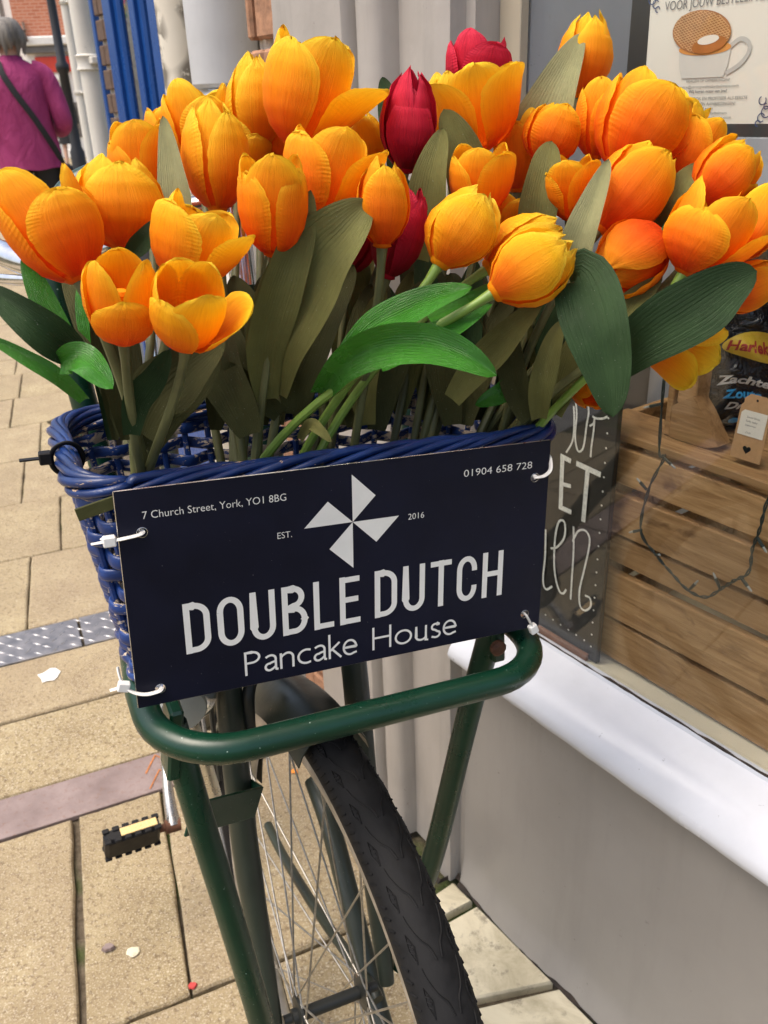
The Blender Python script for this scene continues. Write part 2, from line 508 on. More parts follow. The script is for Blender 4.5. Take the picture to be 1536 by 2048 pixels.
def wood(name, lo, hi, dark):
    t = NT(name)
    mp = t.n('ShaderNodeMapping')
    mp.inputs['Rotation'].default_value = (0, 0, radians(-125))
    t.l(t.coord('World'), mp.inputs[0])
    oi = t.n('ShaderNodeObjectInfo').outputs['Random']
    ad = t.n('ShaderNodeVectorMath', operation='ADD')
    cx = t.n('ShaderNodeCombineXYZ'); t.l(t.math('MULTIPLY', oi, 9.0), cx.inputs[0]); t.l(t.math('MULTIPLY', oi, 5.0), cx.inputs[2])
    t.l(mp.outputs[0], ad.inputs[0]); t.l(cx.outputs[0], ad.inputs[1])
    g = t.noise(7, 6, .7, ad.outputs[0], (1.0, 14, 14), 1.2)
    k = t.noise(9, 3, .5, ad.outputs[0], (1, 2.2, 2.2), 2.0)
    col = t.ramp(g, [(.25, lo), (.5, tuple((x + y) / 2 for x, y in zip(lo, hi))), (.75, hi)])
    col = t.mix(t.ramp(k, [(.58, 0.0), (.70, .75)]), col, dark)
    col = t.mix(t.ramp(oi, [(0, 0.0), (1, .42)]), col, dark)
    t.set(col, .68, 0, .3); t.bump(g, .5, .0016)
    return t.m
M['wood'] = wood('crate_wood', (.25, .125, .042), (.64, .40, .185), (.13, .062, .025))
M['wood_end'] = wood('crate_end_wood', (.28, .18, .09), (.48, .33, .18), (.16, .09, .04))
M['brownfoot'] = plain('brown_wood', (.20, .085, .04), .55, var=.25, scale=20)
M['blackboard'] = plain('blackboard', (.012, .012, .011), .5, var=.35, scale=12)
M['chalk'] = plain('chalk_pen', (.66, .67, .62), .8, var=.22, scale=300)
M['paper'] = plain('poster_paper', (.72, .69, .60), .5, var=.04, scale=6)
M['ink'] = plain('poster_ink', (.16, .16, .16), .6, var=.1)
M['inkblue'] = plain('poster_blue_ink', (.04, .06, .15), .6, var=.2)
M['waffle'] = plain('waffle_print', (.36, .15, .045), .6, var=.2, scale=150)
M['waffle_line'] = plain('waffle_ridge_print', (.62, .36, .16), .6, var=.15, scale=150)
M['caramel'] = plain('caramel_print', (.40, .14, .03), .4, var=.2)
M['tea'] = plain('tea_print', (.62, .27, .06), .5, var=.1)
M['mug'] = plain('mug_print', (.60, .59, .53), .5, var=.03)
M['mug_shade'] = plain('mug_line_print', (.47, .46, .42), .5, var=.05)
t = NT('bag_film')
a = t.noise(30, 4, .6, None, None, 1.5)
t.set((.010, .010, .011), .22, 0, .6); t.bump(a, .9, .012)
M['bag'] = t.m
M['bag_yellow'] = plain('bag_yellow', (.78, .55, .06), .3, var=.12)
M['bag_red'] = plain('bag_red', (.42, .045, .04), .4, var=.15)
M['bag_white'] = plain('bag_white', (.72, .72, .68), .35, var=.05)
M['bag_blue'] = plain('bag_blue', (.04, .33, .66), .35, var=.1)
M['kraft'] = plain('kraft_card', (.44, .26, .12), .75, var=.1, scale=200)
M['wire'] = plain('wire_green', (.016, .026, .022), .45, var=.3)
M['bulb'] = plain('bulb_clear', (.35, .36, .33), .2, var=.1)
M['white'] = plain('white_paint', (.74, .73, .70), .5, var=.06, scale=12)

# neighbour and street
t = NT('peeling_cream')
a = t.noise(26, 6, .7, None, (1, 1, .7)); b = t.noise(5, 4)
col = t.ramp(b, [(.3, (.60, .55, .45)), (.7, (.70, .66, .57))])
mk = t.math('MULTIPLY', t.ramp(a, [(.47, 0.0), (.51, 1.0)]), t.ramp(t.noise(8.0, 2), [(.46, 0.0), (.54, 1.0)]))
t.set(t.mix(mk, col, (.17, .15, .12)), .6, 0, .4); t.bump(mk, -.5, .003)
M['peel'] = t.m
M['greycol'] = painted('grey_column', (.52, .53, .54), .45, .12, .002)
M['blue'] = painted('blue_gloss', (.010, .062, .25), .26, .1, .001)
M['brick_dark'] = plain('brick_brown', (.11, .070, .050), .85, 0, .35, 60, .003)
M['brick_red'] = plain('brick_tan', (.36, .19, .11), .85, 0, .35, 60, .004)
M['mortar'] = plain('mortar', (.48, .43, .36), .9, 0, .2, 80, .003)
M['pipe_white'] = painted('pipe_white', (.66, .64, .58), .45, .3, .001)
M['lamp_black'] = plain('lamp_black', (.012, .012, .014), .45, var=.2)
t = NT('far_brick')
br = t.n('ShaderNodeTexBrick')
mp = t.n('ShaderNodeMapping'); mp.inputs['Rotation'].default_value = (radians(90), 0, 0)
t.l(t.coord('World'), mp.inputs[0]); t.l(mp.outputs[0], br.inputs[0])
br.inputs['Color1'].default_value = (.47, .16, .09, 1); br.inputs['Color2'].default_value = (.56, .22, .13, 1)
br.inputs['Mortar'].default_value = (.60, .36, .26, 1); br.inputs['Scale'].default_value = 1.0
br.inputs['Brick Width'].default_value = .225; br.inputs['Row Height'].default_value = .075; br.inputs['Mortar Size'].default_value = .009
t.set(br.outputs[0], .85, 0, .2)
M['far_brick'] = t.m
M['render_white'] = plain('far_white_render', (.82, .80, .76), .7, var=.04, scale=1)
M['fascia_red'] = plain('fascia_red', (.62, .055, .03), .5, var=.08, scale=2)
M['roof'] = plain('slate_roof', (.16, .155, .15), .8, var=.3, scale=3)
M['foliage'] = plain('tree_leaves', (.10, .19, .035), .6, var=.5, scale=1.2)
M['bark'] = plain('bark', (.10, .075, .05), .9, 0, .3, 20)
M['cloth_magenta'] = None
t = NT('magenta_cloth')
a = t.noise(9, 4, .6, None, (1, 1, .5), .8); b = t.noise(600, 2)
t.set(t.ramp(a, [(.3, (.25, .028, .105)), (.7, (.36, .052, .16))]), .8, 0, .2)
t.bump(t.math('ADD', a, t.math('MULTIPLY', b, .05)), .9, .03)
M['cloth_magenta'] = t.m
M['cloth_black'] = plain('black_cloth', (.016, .016, .018), .85, var=.3, scale=12)
M['cloth_navy'] = plain('navy_cloth', (.014, .017, .035), .85, var=.3, scale=12)
M['skin'] = plain('skin', (.50, .29, .20), .55, var=.08, scale=20)
t = NT('grey_hair')
a = t.noise(20, 5, .7, None, (1, 1, .22))
t.set(t.ramp(a, [(.3, (.085, .075, .065)), (.7, (.27, .25, .22))]), .6, 0, .35); t.bump(a, .8, .01)
M['hair_grey'] = t.m
M['hair_brown'] = plain('brown_hair', (.06, .035, .02), .6, var=.3, scale=60)
M['sweet'] = {}
for nm, c in (('pink', (.75, .12, .32)), ('yellow', (.80, .58, .08)), ('green', (.10, .45, .20)), ('purple', (.26, .13, .42)), ('white', (.80, .78, .74)), ('turquoise', (.08, .48, .50)), ('red', (.62, .05, .05)), ('orange', (.82, .30, .05)), ('sky blue', (.18, .40, .75)), ('lilac', (.55, .40, .66)), ('lime', (.45, .62, .10)), ('cream', (.78, .68, .48))):
    M['sweet'][nm] = plain('packet_' + nm.replace(' ', '_'), c, .4, var=.15, scale=60)

Z3 = V((0, 0, 1))
WAX = (WU, WN, Z3)

# ================================================================== THE SETTING
# ---------------- ground and paving
G1 = V((sin(radians(67)), cos(radians(67)), 0))
G2 = V((-G1.y, G1.x, 0))
SHEAR = .083
def gp(x, y, z=0):
    return G1 * x + G2 * y + V((0, 0, z))
ground = MB().add([V((-60, -40, -.014)), V((60, -40, -.014)), V((60, 90, -.014)), V((-60, 90, -.014))], [(0, 1, 2, 3)]).build('street', M['joint'], loc=(0, 0, 0), kind='structure')
pav = thing('pavement', (0, 0, 0), None, None)
pav['kind'] = 'structure'
def clip(poly, inside):                            # Sutherland-Hodgman on a signed function
    out = []
    for i in range(len(poly)):
        a, b = poly[i], poly[(i + 1) % len(poly)]
        fa, fb = inside(a), inside(b)
        if fa >= 0: out.append(a)
        if (fa >= 0) != (fb >= 0): out.append(a + (b - a) * (fa / (fa - fb)))
    return out
BAND = -.175
def wall_side(p):
    d = p - WALL0
    s, w = d.dot(WU), d.dot(WN)
    lim = BAND if s < .03 else -.036 if s < 1.35 else (.15 if s < 3 else 8.0)
    return lim - w
def flagstone(x0, x1, y0, y1, rnd, gl=.0, gr=.0):
    g = .0019
    x0 += gl; x1 -= gr
    n = 3
    pts = []
    def edge(ax, ay, bx, by, k):
        for i in range(k):
            t = i / k
            j = rnd.uniform(-.0018, .0018)
            pts.append(gp(ax + (bx - ax) * t + j, ay + (by - ay) * t + rnd.uniform(-.0018, .0018)))
    sx = lambda x, y: x + SHEAR * (y - y0)
    edge(x0 + g, y0 + g, x1 - g, y0 + g, 9); edge(x1 - g, y0 + g, sx(x1, y1) - g, y1 - g, 8)
    edge(sx(x1, y1) - g, y1 - g, sx(x0, y1) + g, y1 - g, 9); edge(sx(x0, y1) + g, y1 - g, x0 + g, y0 + g, 8)
    poly = clip(pts, wall_side)
    if len(poly) < 3: return
    c = centroid(poly)
    z = rnd.uniform(-.0018, .0012)
    k = len(poly)
    tx, ty = rnd.uniform(-.003, .003), rnd.uniform(-.003, .003)
    def ring(sc, dz):
        r = []
        for p in poly:
            d = (p - c); L = d.length
            q = c + d * ((L - sc) / L if L > sc * 2 else .5)
            r.append(V((q.x, q.y, z + dz + tx * d.x + ty * d.y)))
        return r
    vs = ring(0, -.03) + ring(0, -.005) + ring(.0028, -.0012) + ring(.0065, 0)
    fs = []
    for r in range(3):
        for i in range(k): fs.append((r * k + i, r * k + (i + 1) % k, (r + 1) * k + (i + 1) % k, (r + 1) * k + i))
    fs.append(tuple(3 * k + i for i in range(k)))
    MB().add(vs, fs).build('flagstone', M['stone'], pav, smooth=False)
rows = [(.06, .46), (.46, .869), (.869, 1.302), (1.411, 1.643), (1.643, 1.866), (2.003, 2.41), (2.41, 2.818), (2.818, 3.231), (3.231, 3.64), (3.64, 4.045), (4.045, 4.47), (4.47, 4.76), (4.76, 5.2), (5.2, 5.65), (5.65, 6.1), (6.1, 6.6), (6.6, 7.1), (7.1, 7.7), (7.7, 8.3), (8.3, 9.0), (9.0, 9.8), (9.8, 10.6)]
fixed = {2: [-.62, -.1105, .042, .36, .72], 4: [-.75, -.38, .27, .66], 6: [-.55, -.002, .42], 9: [-.6, -.092, .4], 11: [-.49, -.035, .42], 3: [-.45, .33, .8]}
rnd = random.Random(3)
for ri, (y0, y1) in enumerate(rows):
    lo, hi = (-1.1, 1.25) if ri < 9 else (-2.6, 1.8)
    xs = list(fixed.get(ri, []))
    x = (xs[0] if xs else rnd.uniform(-.3, 0))
    if not xs: xs = [x]
    while xs[0] > lo: xs.insert(0, xs[0] - rnd.uniform(.34, .62))
    while xs[-1] < hi: xs.append(xs[-1] + rnd.uniform(.34, .62))
    for xa, xb in zip(xs, xs[1:]): flagstone(xa, xb, y0, y1, rnd, .0045 if abs(xa + .1105) < .001 else 0, .0045 if abs(xb + .1105) < .001 else 0)
# far paving beyond the single slabs, laid a little lower so that nothing shares a plane
far = MB()
far.add([gp(-14, 10.6, -.006), gp(8, 10.6, -.006), gp(8, 40, -.006), gp(-14, 40, -.006)], [(0, 1, 2, 3)])
far.build('street_paving', M['stone'], loc=(0, 0, 0), kind='structure')
left_far = MB()
left_far.add([gp(-14, -3, -.006), gp(-1.75, -3, -.006), gp(-1.75, 3.5, -.006), gp(-14, 3.5, -.006)], [(0, 1, 2, 3)])
left_far.build('street_paving', M['stone'], loc=(0, 0, 0), kind='structure')

# steel chequer-plate drain cover and cast-iron channel, both set in the paving
dc = thing('drain_cover', gp(-.2, 1.93), 'galvanised chequer-plate drain cover strip set in the paving', 'drain cover')
for xa, xb in ((-1.6, -.5), (-.497, .0), (.003, .5), (.503, 1.0)):
    b = MB(); c = gp((xa + xb) / 2, 1.9345, -.006)
    b.box(c, (G1, G2, Z3), ((xb - xa) / 2 - .0015, .0665, .0065), .0015).build('plate', M['plate'], dc)
treads = MB()
k = 0
y = 1.880
while y < 1.994:
    x = -.62 + (.020 if k % 2 else 0)
    while x < .42:
        a = radians(42 if (int(round((x + 1) / .040)) + k) % 2 else -42)
        d = gp(cos(a), sin(a)) ; e = V((-d.y, d.x, 0))
        p = gp(x, y, .0005)
        treads.add([p - d * .0135, p - e * .0022, p + d * .0135, p + e * .0022, p + V((0, 0, .0016)) - d * .005, p + V((0, 0, .0016)) + d * .005], [(0, 1, 4), (1, 5, 4), (1, 2, 5), (2, 3, 5), (3, 4, 5), (3, 0, 4)])
        x += .040
    y += .0215; k += 1
treads.build('tread_pattern', M['plate_tread'], dc, kind='stuff')
ic = thing('iron_channel', gp(-.2, 1.357), 'flat rust-marked cast-iron drainage channel strip in the paving', 'drain cover')
for xa, xb in ((-1.6, -.66), (-.657, .19), (.193, 1.0)):
    MB().box(gp((xa + xb) / 2, 1.3565, -.006), (G1, G2, Z3), ((xb - xa) / 2 - .0015, .0515, .0055), .0012).build('plate', M['iron'], ic)
marks, worn = MB(), MB()
rnd = random.Random(5)
for x in [-.60 + .055 * i for i in range(14)]:
    h = .0010 if x < .02 else .0016
    for (ya, yb) in (((1.315, 1.335), (1.378, 1.398)) if x < .02 else ((1.312, 1.357), (1.357, 1.402))):
        p0, p1, p2 = gp(x, ya, .0007), gp(x + .026, yb, .0007), gp(x + .055, ya, .0007)
        for q0, q1 in ((p0, p1), (p1, p2)):
            d = (q1 - q0).normalized(); e = V((-d.y, d.x, 0)) * h * rnd.uniform(.5, 1)
            dz = V((0, 0, rnd.uniform(0, .0004)))
            (marks if x > .02 else worn).add([q0 - e + dz, q1 - e + dz, q1 + e + dz, q0 + e + dz], [(0, 1, 2, 3)])
marks.build('relief_lines', M['iron_rust'], ic, kind='stuff')


# worn marble threshold along the shop front
thr = thing('threshold', wp(0, -.08, 0), None, None); thr['kind'] = 'structure'
cuts = [(-.75, -.75), (-.435, -.44), (-.205, -.135), (-.03, -.015), (.026, .026)]
for (a0, a1), (b0, b1) in zip(cuts, cuts[1:]):
    q = [(a0 + .006, -.012), (b0 - .006, -.012), (b1 - .008, BAND + .006), ((a1 + b1) / 2, BAND + .012), (a1 + .008, BAND + .008)]
    b = MB(); n = len(q)
    vs = [wp(s, w, -.02) for s, w in q] + [wp(s, w, -.001) for s, w in q]
    cc = centroid(vs[n:])
    vs += [p + (cc - p).normalized() * .004 + V((0, 0, .004)) for p in vs[n:]]
    fs = []
    for r in range(2):
        for i in range(n): fs.append((r * n + i, r * n + (i + 1) % n, (r + 1) * n + (i + 1) % n, (r + 1) * n + i))
    fs.append(tuple(2 * n + i for i in range(n)))
    b.add(vs, fs).build('marble_slab', M['marble'], thr)
# grime packed in the angle between wall and threshold
g = MB(); rnd = random.Random(9)
def grime(u, v):
    s = -.75 + 1.7 * u
    k = .45 + .22 * sin(s * 31 + 1) + .18 * sin(s * 77) + .12 * sin(s * 190 + 2)
    return wp(s, -.0065 * k * (1 - v) - .0005 - (.010 if s < .012 else .0) * (1 - v * .2) - (.030 if .03 < s < .44 else 0), .0035 + v * .009 * k)
g.grid(400, 3, grime).build('grime_line', M['dirt'], thr, kind='stuff')

# bits of litter lying on the slabs
def on_ground(x, y, z=.003):
    r = ray(x, y); return CAM + r * ((z - CAM_H) / r.z)
def scrap(name, x, y, r, mat, label, cat, hgt=.0006, stretch=1.0, seed=1):
    q = random.Random(seed); c = on_ground(x, y); n = 14
    pts = [c + V((cos(2 * pi * i / n) * r * stretch, sin(2 * pi * i / n) * r, 0)) * q.uniform(.7, 1.15) for i in range(n)]
    MB().add(pts + [p + (c - p) * .2 + V((0, 0, hgt)) for p in pts], [(i, (i + 1) % n, n + (i + 1) % n, n + i) for i in range(n)] + [tuple(n + i for i in range(n))]).build(name, mat, None, label=label, cat=cat)
scrap('paper_sticker', 99, 1349, .026, M['white'], 'torn white paper sticker trodden on the slab below the steel strip', 'litter', .0006, 1.0, 3)
scrap('chewing_gum', 268, 1903, .011, M['marble'], 'flattened pale spot of chewing gum on the near slab', 'litter', .0008, 1.0, 4)
scrap('pebble', 217, 1897, .0065, M['iron'], 'small grey stub lying on the near slab', 'litter', .005, 1.6, 5)
scrap('confetti', 385, 1971, .0065, M['bag_red'], 'tiny red petal scrap by the slab corner', 'litter', .002, 1.0, 6)
scrap('confetti', 588, 1543, .007, M['sweet']['orange'], 'tiny orange scrap on the paving behind the spokes', 'litter', .002, 1.2, 7)

# ---------------- the shop
shop = thing('shop_building', wp(0, .1, 0), 'grey painted shopfront with low white sill and display window', 'shop')
# stall riser below the window
rz = MB()
def riser(u, v):
    s = .012 - 1.6 * u
    bow = .0025 * sin(s * 9) + .002 * sin(s * 23 + 1)
    w = bow - (.010 if v < .02 else .010 * max(0, 1 - v / .12)) 
    return wp(s, w, .004 + v * .445)
rz.grid(60, 26, riser).build('stall_riser', M['riser'], shop, smooth='all')
# bull-nosed sill: profile swept along the wall
prof = [(.010, .432), (-.012, .440), (-.0215, .444), (-.026, .4495), (-.0275, .457), (-.024, .466), (-.014, .477), (-.002, .4845), (.014, .490), (.034, .4955), (.046, .4995), (.048, .503), (.056, .5035), (.056, .44)]
sl = MB()
rnd = random.Random(2)
N = 90
for i in range(N + 1):
    s = .018 - 1.6 * i / N
    wob = .0011 * sin(i * 1.7) + rnd.uniform(-.0007, .0007)
    sl.v += [wp(s, w, z + (wob if j in (1, 2) else 0)) for j, (w, z) in enumerate(prof)]
P_ = len(prof)
sl.f = [(i * P_ + j, i * P_ + j + 1, (i + 1) * P_ + j + 1, (i + 1) * P_ + j) for i in range(N) for j in range(P_ - 1)] + [tuple(range(P_)), tuple(N * P_ + j for j in range(P_))]
sl.uv = [(0.0, 0.0)] * len(sl.v)
sl.build('window_sill', M['sill'], shop, smooth=True)
# putty line between glass and sill
pt = MB(); rnd = random.Random(4)
pts = [wp(-.01 - 1.5 * i / 120, .0495, .5035 + rnd.uniform(-.001, .001)) for i in range(121)]
pt.tube(pts, [.0016 * rnd.uniform(.5, 1.3) for _ in pts], 6).build('putty', M['dirt'], shop)
# pane of glass
gz = MB(); gz.box(wp(-.80, .0525, 1.35), WAX, (.785, .0018, .848)).build('window_pane', M['glass'], shop)
# inner display board
MB().box(wp(-.80, .50, .4915), WAX, (.79, .443, .0115), .0015).build('display_board', M['board'], shop)
# pilaster: plan profile (s, w) swept upward
pp = [(.012, .062), (.012, .006), (.024, .004), (.026, -.016), (.034, -.018), (.049, -.018), (.052, -.010), (.078, -.009), (.080, .004), (.142, .006), (.146, -.012), (.150, -.018), (.160, -.023), (.176, -.024), (.188, -.020), (.195, -.012), (.1975, .004), (.2035, .004), (.206, -.020), (.211, -.026), (.245, -.027), (.252, -.031), (.360, -.031), (.368, -.027), (.370, .03), (.370, .062)]
pl = MB()
nz = 60
rnd = random.Random(6)
for k in range(nz + 1):
    z = .002 + 3.0 * k / nz
    pl.v += [wp(s + rnd.uniform(-.0006, .0006), w + rnd.uniform(-.0006, .0006), z) for s, w in pp]
P_ = len(pp)
pl.f = [(i * P_ + j, i * P_ + (j + 1) % P_, (i + 1) * P_ + (j + 1) % P_, (i + 1) * P_ + j) for i in range(nz) for j in range(P_)] + [tuple(range(P_)), tuple(nz * P_ + j for j in range(P_))]
pl.uv = [(0.0, 0.0)] * len(pl.v)
pl.build('pilaster', M['pilaster'], shop, smooth=True)
MB().box(wp(-.004, .044, 1.31), WAX, (.0155, .006, .806), .001).build('window_frame', M['frame_tan'], shop)
MB().box(wp(-.8, .050, 2.20), WAX, (.81, .03, .05), .004).build('window_frame', M['frame_tan'], shop)
MB().box(wp(-.36, .02, 2.66), WAX, (1.25, .07, .40), .01).build('fascia', M['pilaster'], shop)
MB().box(wp(-.36, .30, 4.8), WAX, (1.25, .25, 1.72), .01).build('upper_wall', M['plaster'], shop)
MB().box(wp(-1.62, .14, 1.14), WAX, (.03, .09, 1.13), .003).build('pilaster', M['pilaster'], shop)
# inside of the display window
MB().box(wp(.0, .1385, 1.42), WAX, (.0115, .0775, .92), .001).build('side_panel', M['bluegrey'], shop)
MB().box(wp(.02, .62, 1.42), WAX, (.0115, .39, .92), .001).build('interior_wall', M['interior'], shop)
MB().box(wp(-.8, .95, 1.42), WAX, (.80, .006, .92), .001).build('interior_wall', M['interior'], shop)
MB().box(wp(-.8, .5, 2.30), WAX, (.80, .44, .006), .001).build('interior_ceiling', M['interior'], shop)
MB().box(wp(-.07, .34, .80), WAX, (.075, .005, .295), .001).build('back_board', M['bluegrey'], shop)

# ---------------- things in the window
# wooden crate standing behind the glass
def plank(name, s0, s1, w0, w1, z0, z1, mat, par, skew=0.0, bev=.0012):
    rr = random.Random(hash((round(s0, 3), round(z0, 3), round(w0, 3))) & 0xffff)
    b = MB()
    b.box(wp((s0 + s1) / 2, (w0 + w1) / 2, (z0 + z1) / 2), WAX, (abs(s1 - s0) / 2, (w1 - w0) / 2, (z1 - z0) / 2), bev)
    for v in b.v:
        ds = (v - WALL0).dot(WU) - (s0 + s1) / 2
        v.z += skew * ds
    return b.build(name, mat, par)
cr = thing('wooden_crate', wp(-.36, .2, .503), 'slatted wooden crate standing on the board behind the glass', 'crate')
for z0, z1, sk, w0 in ((.5065, .5605, .012, .080), (.5690, .6315, -.006, .078), (.6405, .6740, .010, .081), (.6820, .7330, -.004, .078), (.7425, .7865, .006, .080)):
    plank('plank', -.62, -.115, w0, w0 + .011, z0, z1, M['wood'], cr, sk)
for s0 in (-.15, -.62):
    plank('corner_post', s0, s0 + .03, .092, .120, .506, .790, M['wood_end'], cr)
    plank('corner_post', s0, s0 + .03, .325, .352, .506, .790, M['wood_end'], cr)
for i, z0 in enumerate((.51, .575, .64, .70, .755)):
    plank('plank', -.122, -.112, .093, .352, z0, z0 + .05, M['wood'], cr)
    plank('plank', -.62, -.115, .354, .364, z0, z0 + .05, M['wood'], cr)
for i, (w0, w1) in enumerate(((.0785, .150), (.154, .222), (.227, .296), (.300, .366))):
    plank('top_plank', -.625, -.108 if i == 0 else -.185, w0, w1, .7945, .8040, M['wood'], cr, .006)
# second crate set on end on top of it
c2 = thing('wooden_crate', wp(-.27, .2, .805), 'brown wooden crate set on end with a bag leaning in it', 'crate')
plank('side_board', -.200, -.192, .108, .30, .806, 1.03, M['wood'], c2)
plank('side_board', -.47, -.462, .108, .30, .806, 1.03, M['wood'], c2)
b = MB(); b.prism([(-.201, .806), (-.248, .806), (-.262, .812), (-.240, .842), (-.225, .858), (-.201, .842)], lambda s, z, w: wp(s, w, z), .106, .128)
b.build('corner_block', M['wood'], c2)
plank('corner_post', -.226, -.203, .110, .134, .845, 1.03, M['wood'], c2)
plank('back_board', -.46, -.203, .292, .300, .806, 1.03, M['wood'], c2)
plank('end_board', -.47, -.192, .108, .30, 1.031, 1.039, M['wood'], c2)
# black sweet bag
bag = thing('sweet_bag', wp(-.29, .16, .806), 'glossy black bag of sweets with yellow oval standing on the crate', 'bag')
BAG0 = wp(-.212, .13, .806)
BGD = V((.985, .17, 0)).normalized(); BGN = V((BGD.y, -BGD.x, 0))
def bagf(u, v):
    s = -.214 - .155 * u
    z = .808 + .165 * v
    th = .026 * sin(pi * min(1, max(0, u))) ** .6 * (1 - (2 * v - 1) ** 4 * .9)
    wr = .004 * sin(19 * u + 7 * v * 3) * sin(11 * v + 2) + .0025 * sin(37 * v + 9 * u)
    pinch = .012 * (abs(2 * v - 1) ** 3) * (1 - abs(2 * u - 1)) * 0
    return BAG0 + BGD * ((.155 * u) + .005 * sin(9 * v)) + BGN * (th - wr * sin(pi * u)) + V((0, 0, z - .806 + .005 * sin(8 * u)))
b = MB(); b.grid(28, 30, bagf)
b.grid(28, 30, lambda u, v: bagf(u, v) - BGN * (.004 + 2 * .026 * sin(pi * u) ** .6 * (1 - (2 * v - 1) ** 4 * .9)))
b.build('film', M['bag'], bag, smooth='all', recalc=False)
def bag_pt(x, z, lift=.0012):                           # x = -s, z height, projected on the bag's face
    u = x / .155; v = (z - .808) / .165
    u = min(1, max(0, u)); v = min(1, max(0, v))
    p = bagf(u, v)
    return p + BGN * lift
def disc_on(fr, cx, cz, rx, rz, n=40, rings=6):
    b = MB()
    vs = [fr(cx, cz)]; fs = []
    for r in range(1, rings + 1):
        for j in range(n):
            a = 2 * pi * j / n
            vs.append(fr(cx + rx * r / rings * cos(a), cz + rz * r / rings * sin(a)))
    for j in range(n): fs.append((0, 1 + j, 1 + (j + 1) % n))
    for r in range(rings - 1):
        for j in range(n): fs.append((1 + r * n + j, 1 + (r + 1) * n + j, 1 + (r + 1) * n + (j + 1) % n, 1 + r * n + (j + 1) % n))
    return b.add(vs, fs)
disc_on(lambda x, z: bag_pt(x, z, .0012), .062, .9045, .044, .0150).build('yellow_oval', M['bag_yellow'], bag, smooth='all')
def text2d(body, bold=0.0, shear=0.0, spacing=1.0):
    cu = bpy.data.curves.new('text', 'FONT')
    cu.body = body; cu.size = 1.0; cu.offset = bold; cu.shear = shear; cu.space_character = spacing
    cu.resolution_u = 3
    o = bpy.data.objects.new('text', cu)
    COL.objects.link(o)
    dg = bpy.context.evaluated_depsgraph_get()
    me = bpy.data.meshes.new_from_object(o.evaluated_get(dg))
    vs = [(v.co.x, v.co.y) for v in me.vertices]; fs = [tuple(p.vertices) for p in me.polygons]
    bpy.data.objects.remove(o); bpy.data.curves.remove(cu); bpy.data.meshes.remove(me)
    return vs, fs
def text_on(fr, body, x0, x1, z0, cap, name, mat, par, bold=0.0, shear=0.0, spacing=1.0, tilt=0.0, subdiv=False):
    vs, fs = text2d(body, bold, shear, spacing)
    xs = [v[0] for v in vs]
    lo, hi = min(xs), max(xs)
    capu = .729                                         # cap height of the built-in font at size 1
    out = []
    for x, y in vs:
        X = x0 + (x - lo) / (hi - lo) * (x1 - x0)
        out.append(fr(X, z0 + y / capu * cap + tilt * (X - x0)))
    return MB().add(out, fs).build(name, mat, par, recalc=False)
text_on(lambda x, z: bag_pt(x, z, .0026), 'Harlekijntjes', .0225, .1010, .8990, .0110, 'lettering', M['bag_red'], bag, .03)
text_on(lambda x, z: bag_pt(x, z, .0016), 'Zachte', .0130, .0660, .8620, .0100, 'lettering', M['bag_white'], bag, .035, .25)
text_on(lambda x, z: bag_pt(x, z, .0016), 'Zoute', .0175, .0585, .8465, .0095, 'lettering', M['bag_blue'], bag, .035, .25)
text_on(lambda x, z: bag_pt(x, z, .0016), 'Drop', .0225, .0570, .8325, .0088, 'lettering', M['bag_white'], bag, .035, .25)
for x, z, r in ((.038, .818, .006), (.085, .842, .010)):
    disc_on(lambda X, Y: bag_pt(X, Y, .0016), x, z, r, r * .6, 12, 2).build('blue_corner', M['bag_blue'], bag)
# price tag
tag = thing('price_tag', wp(-.305, .1, .805), 'brown kraft price tag with a punched heart leaning before the bag', 'tag')
def tagp(x, z, d): return wp(-x + .006, .098 - d + (z - .806) * .12, z + .0055)
out = [(.288, .8055), (.321, .8055), (.321, .858), (.318, .862), (.3185, .866), (.313, .871), (.296, .871), (.2905, .866), (.291, .862), (.288, .858)]
MB().prism(out, tagp, 0, .0006).build('card', M['kraft'], tag)
MB().prism([(.2905, .830), (.3185, .830), (.3185, .855), (.2935, .855), (.2905, .852)], tagp, .0009, .0011).build('paper_label', M['paper'], tag)
for i, s_ in enumerate(('Zoute Drop,', 'Soft, salty', 'liquorice', '£3.20')):
    text_on(lambda x, z: tagp(x, z, .0014), s_, .2975 + (.002 if i == 3 else 0), .2975 + (.0145, .0125, .0115, .0075)[i], (.8480, .8440, .8400, .8325)[i], .0018, 'lettering', M['ink'], tag)
heart = [(.3045 + .0045 * 16 * sin(a) ** 3 / 16, .8165 + .0045 * (13 * cos(a) - 5 * cos(2 * a) - 2 * cos(3 * a) - cos(4 * a)) / 16) for a in [2 * pi * i / 30 for i in range(30)]]
MB().sheet(heart, tagp, .0009).build('punched_heart', M['black_plastic'], tag)
MB().sheet([(.3045 + .0013 * cos(a), .8662 + .0013 * sin(a)) for a in [2 * pi * i / 12 for i in range(12)]], tagp, .0009).build('string_hole', M['black_plastic'], tag)
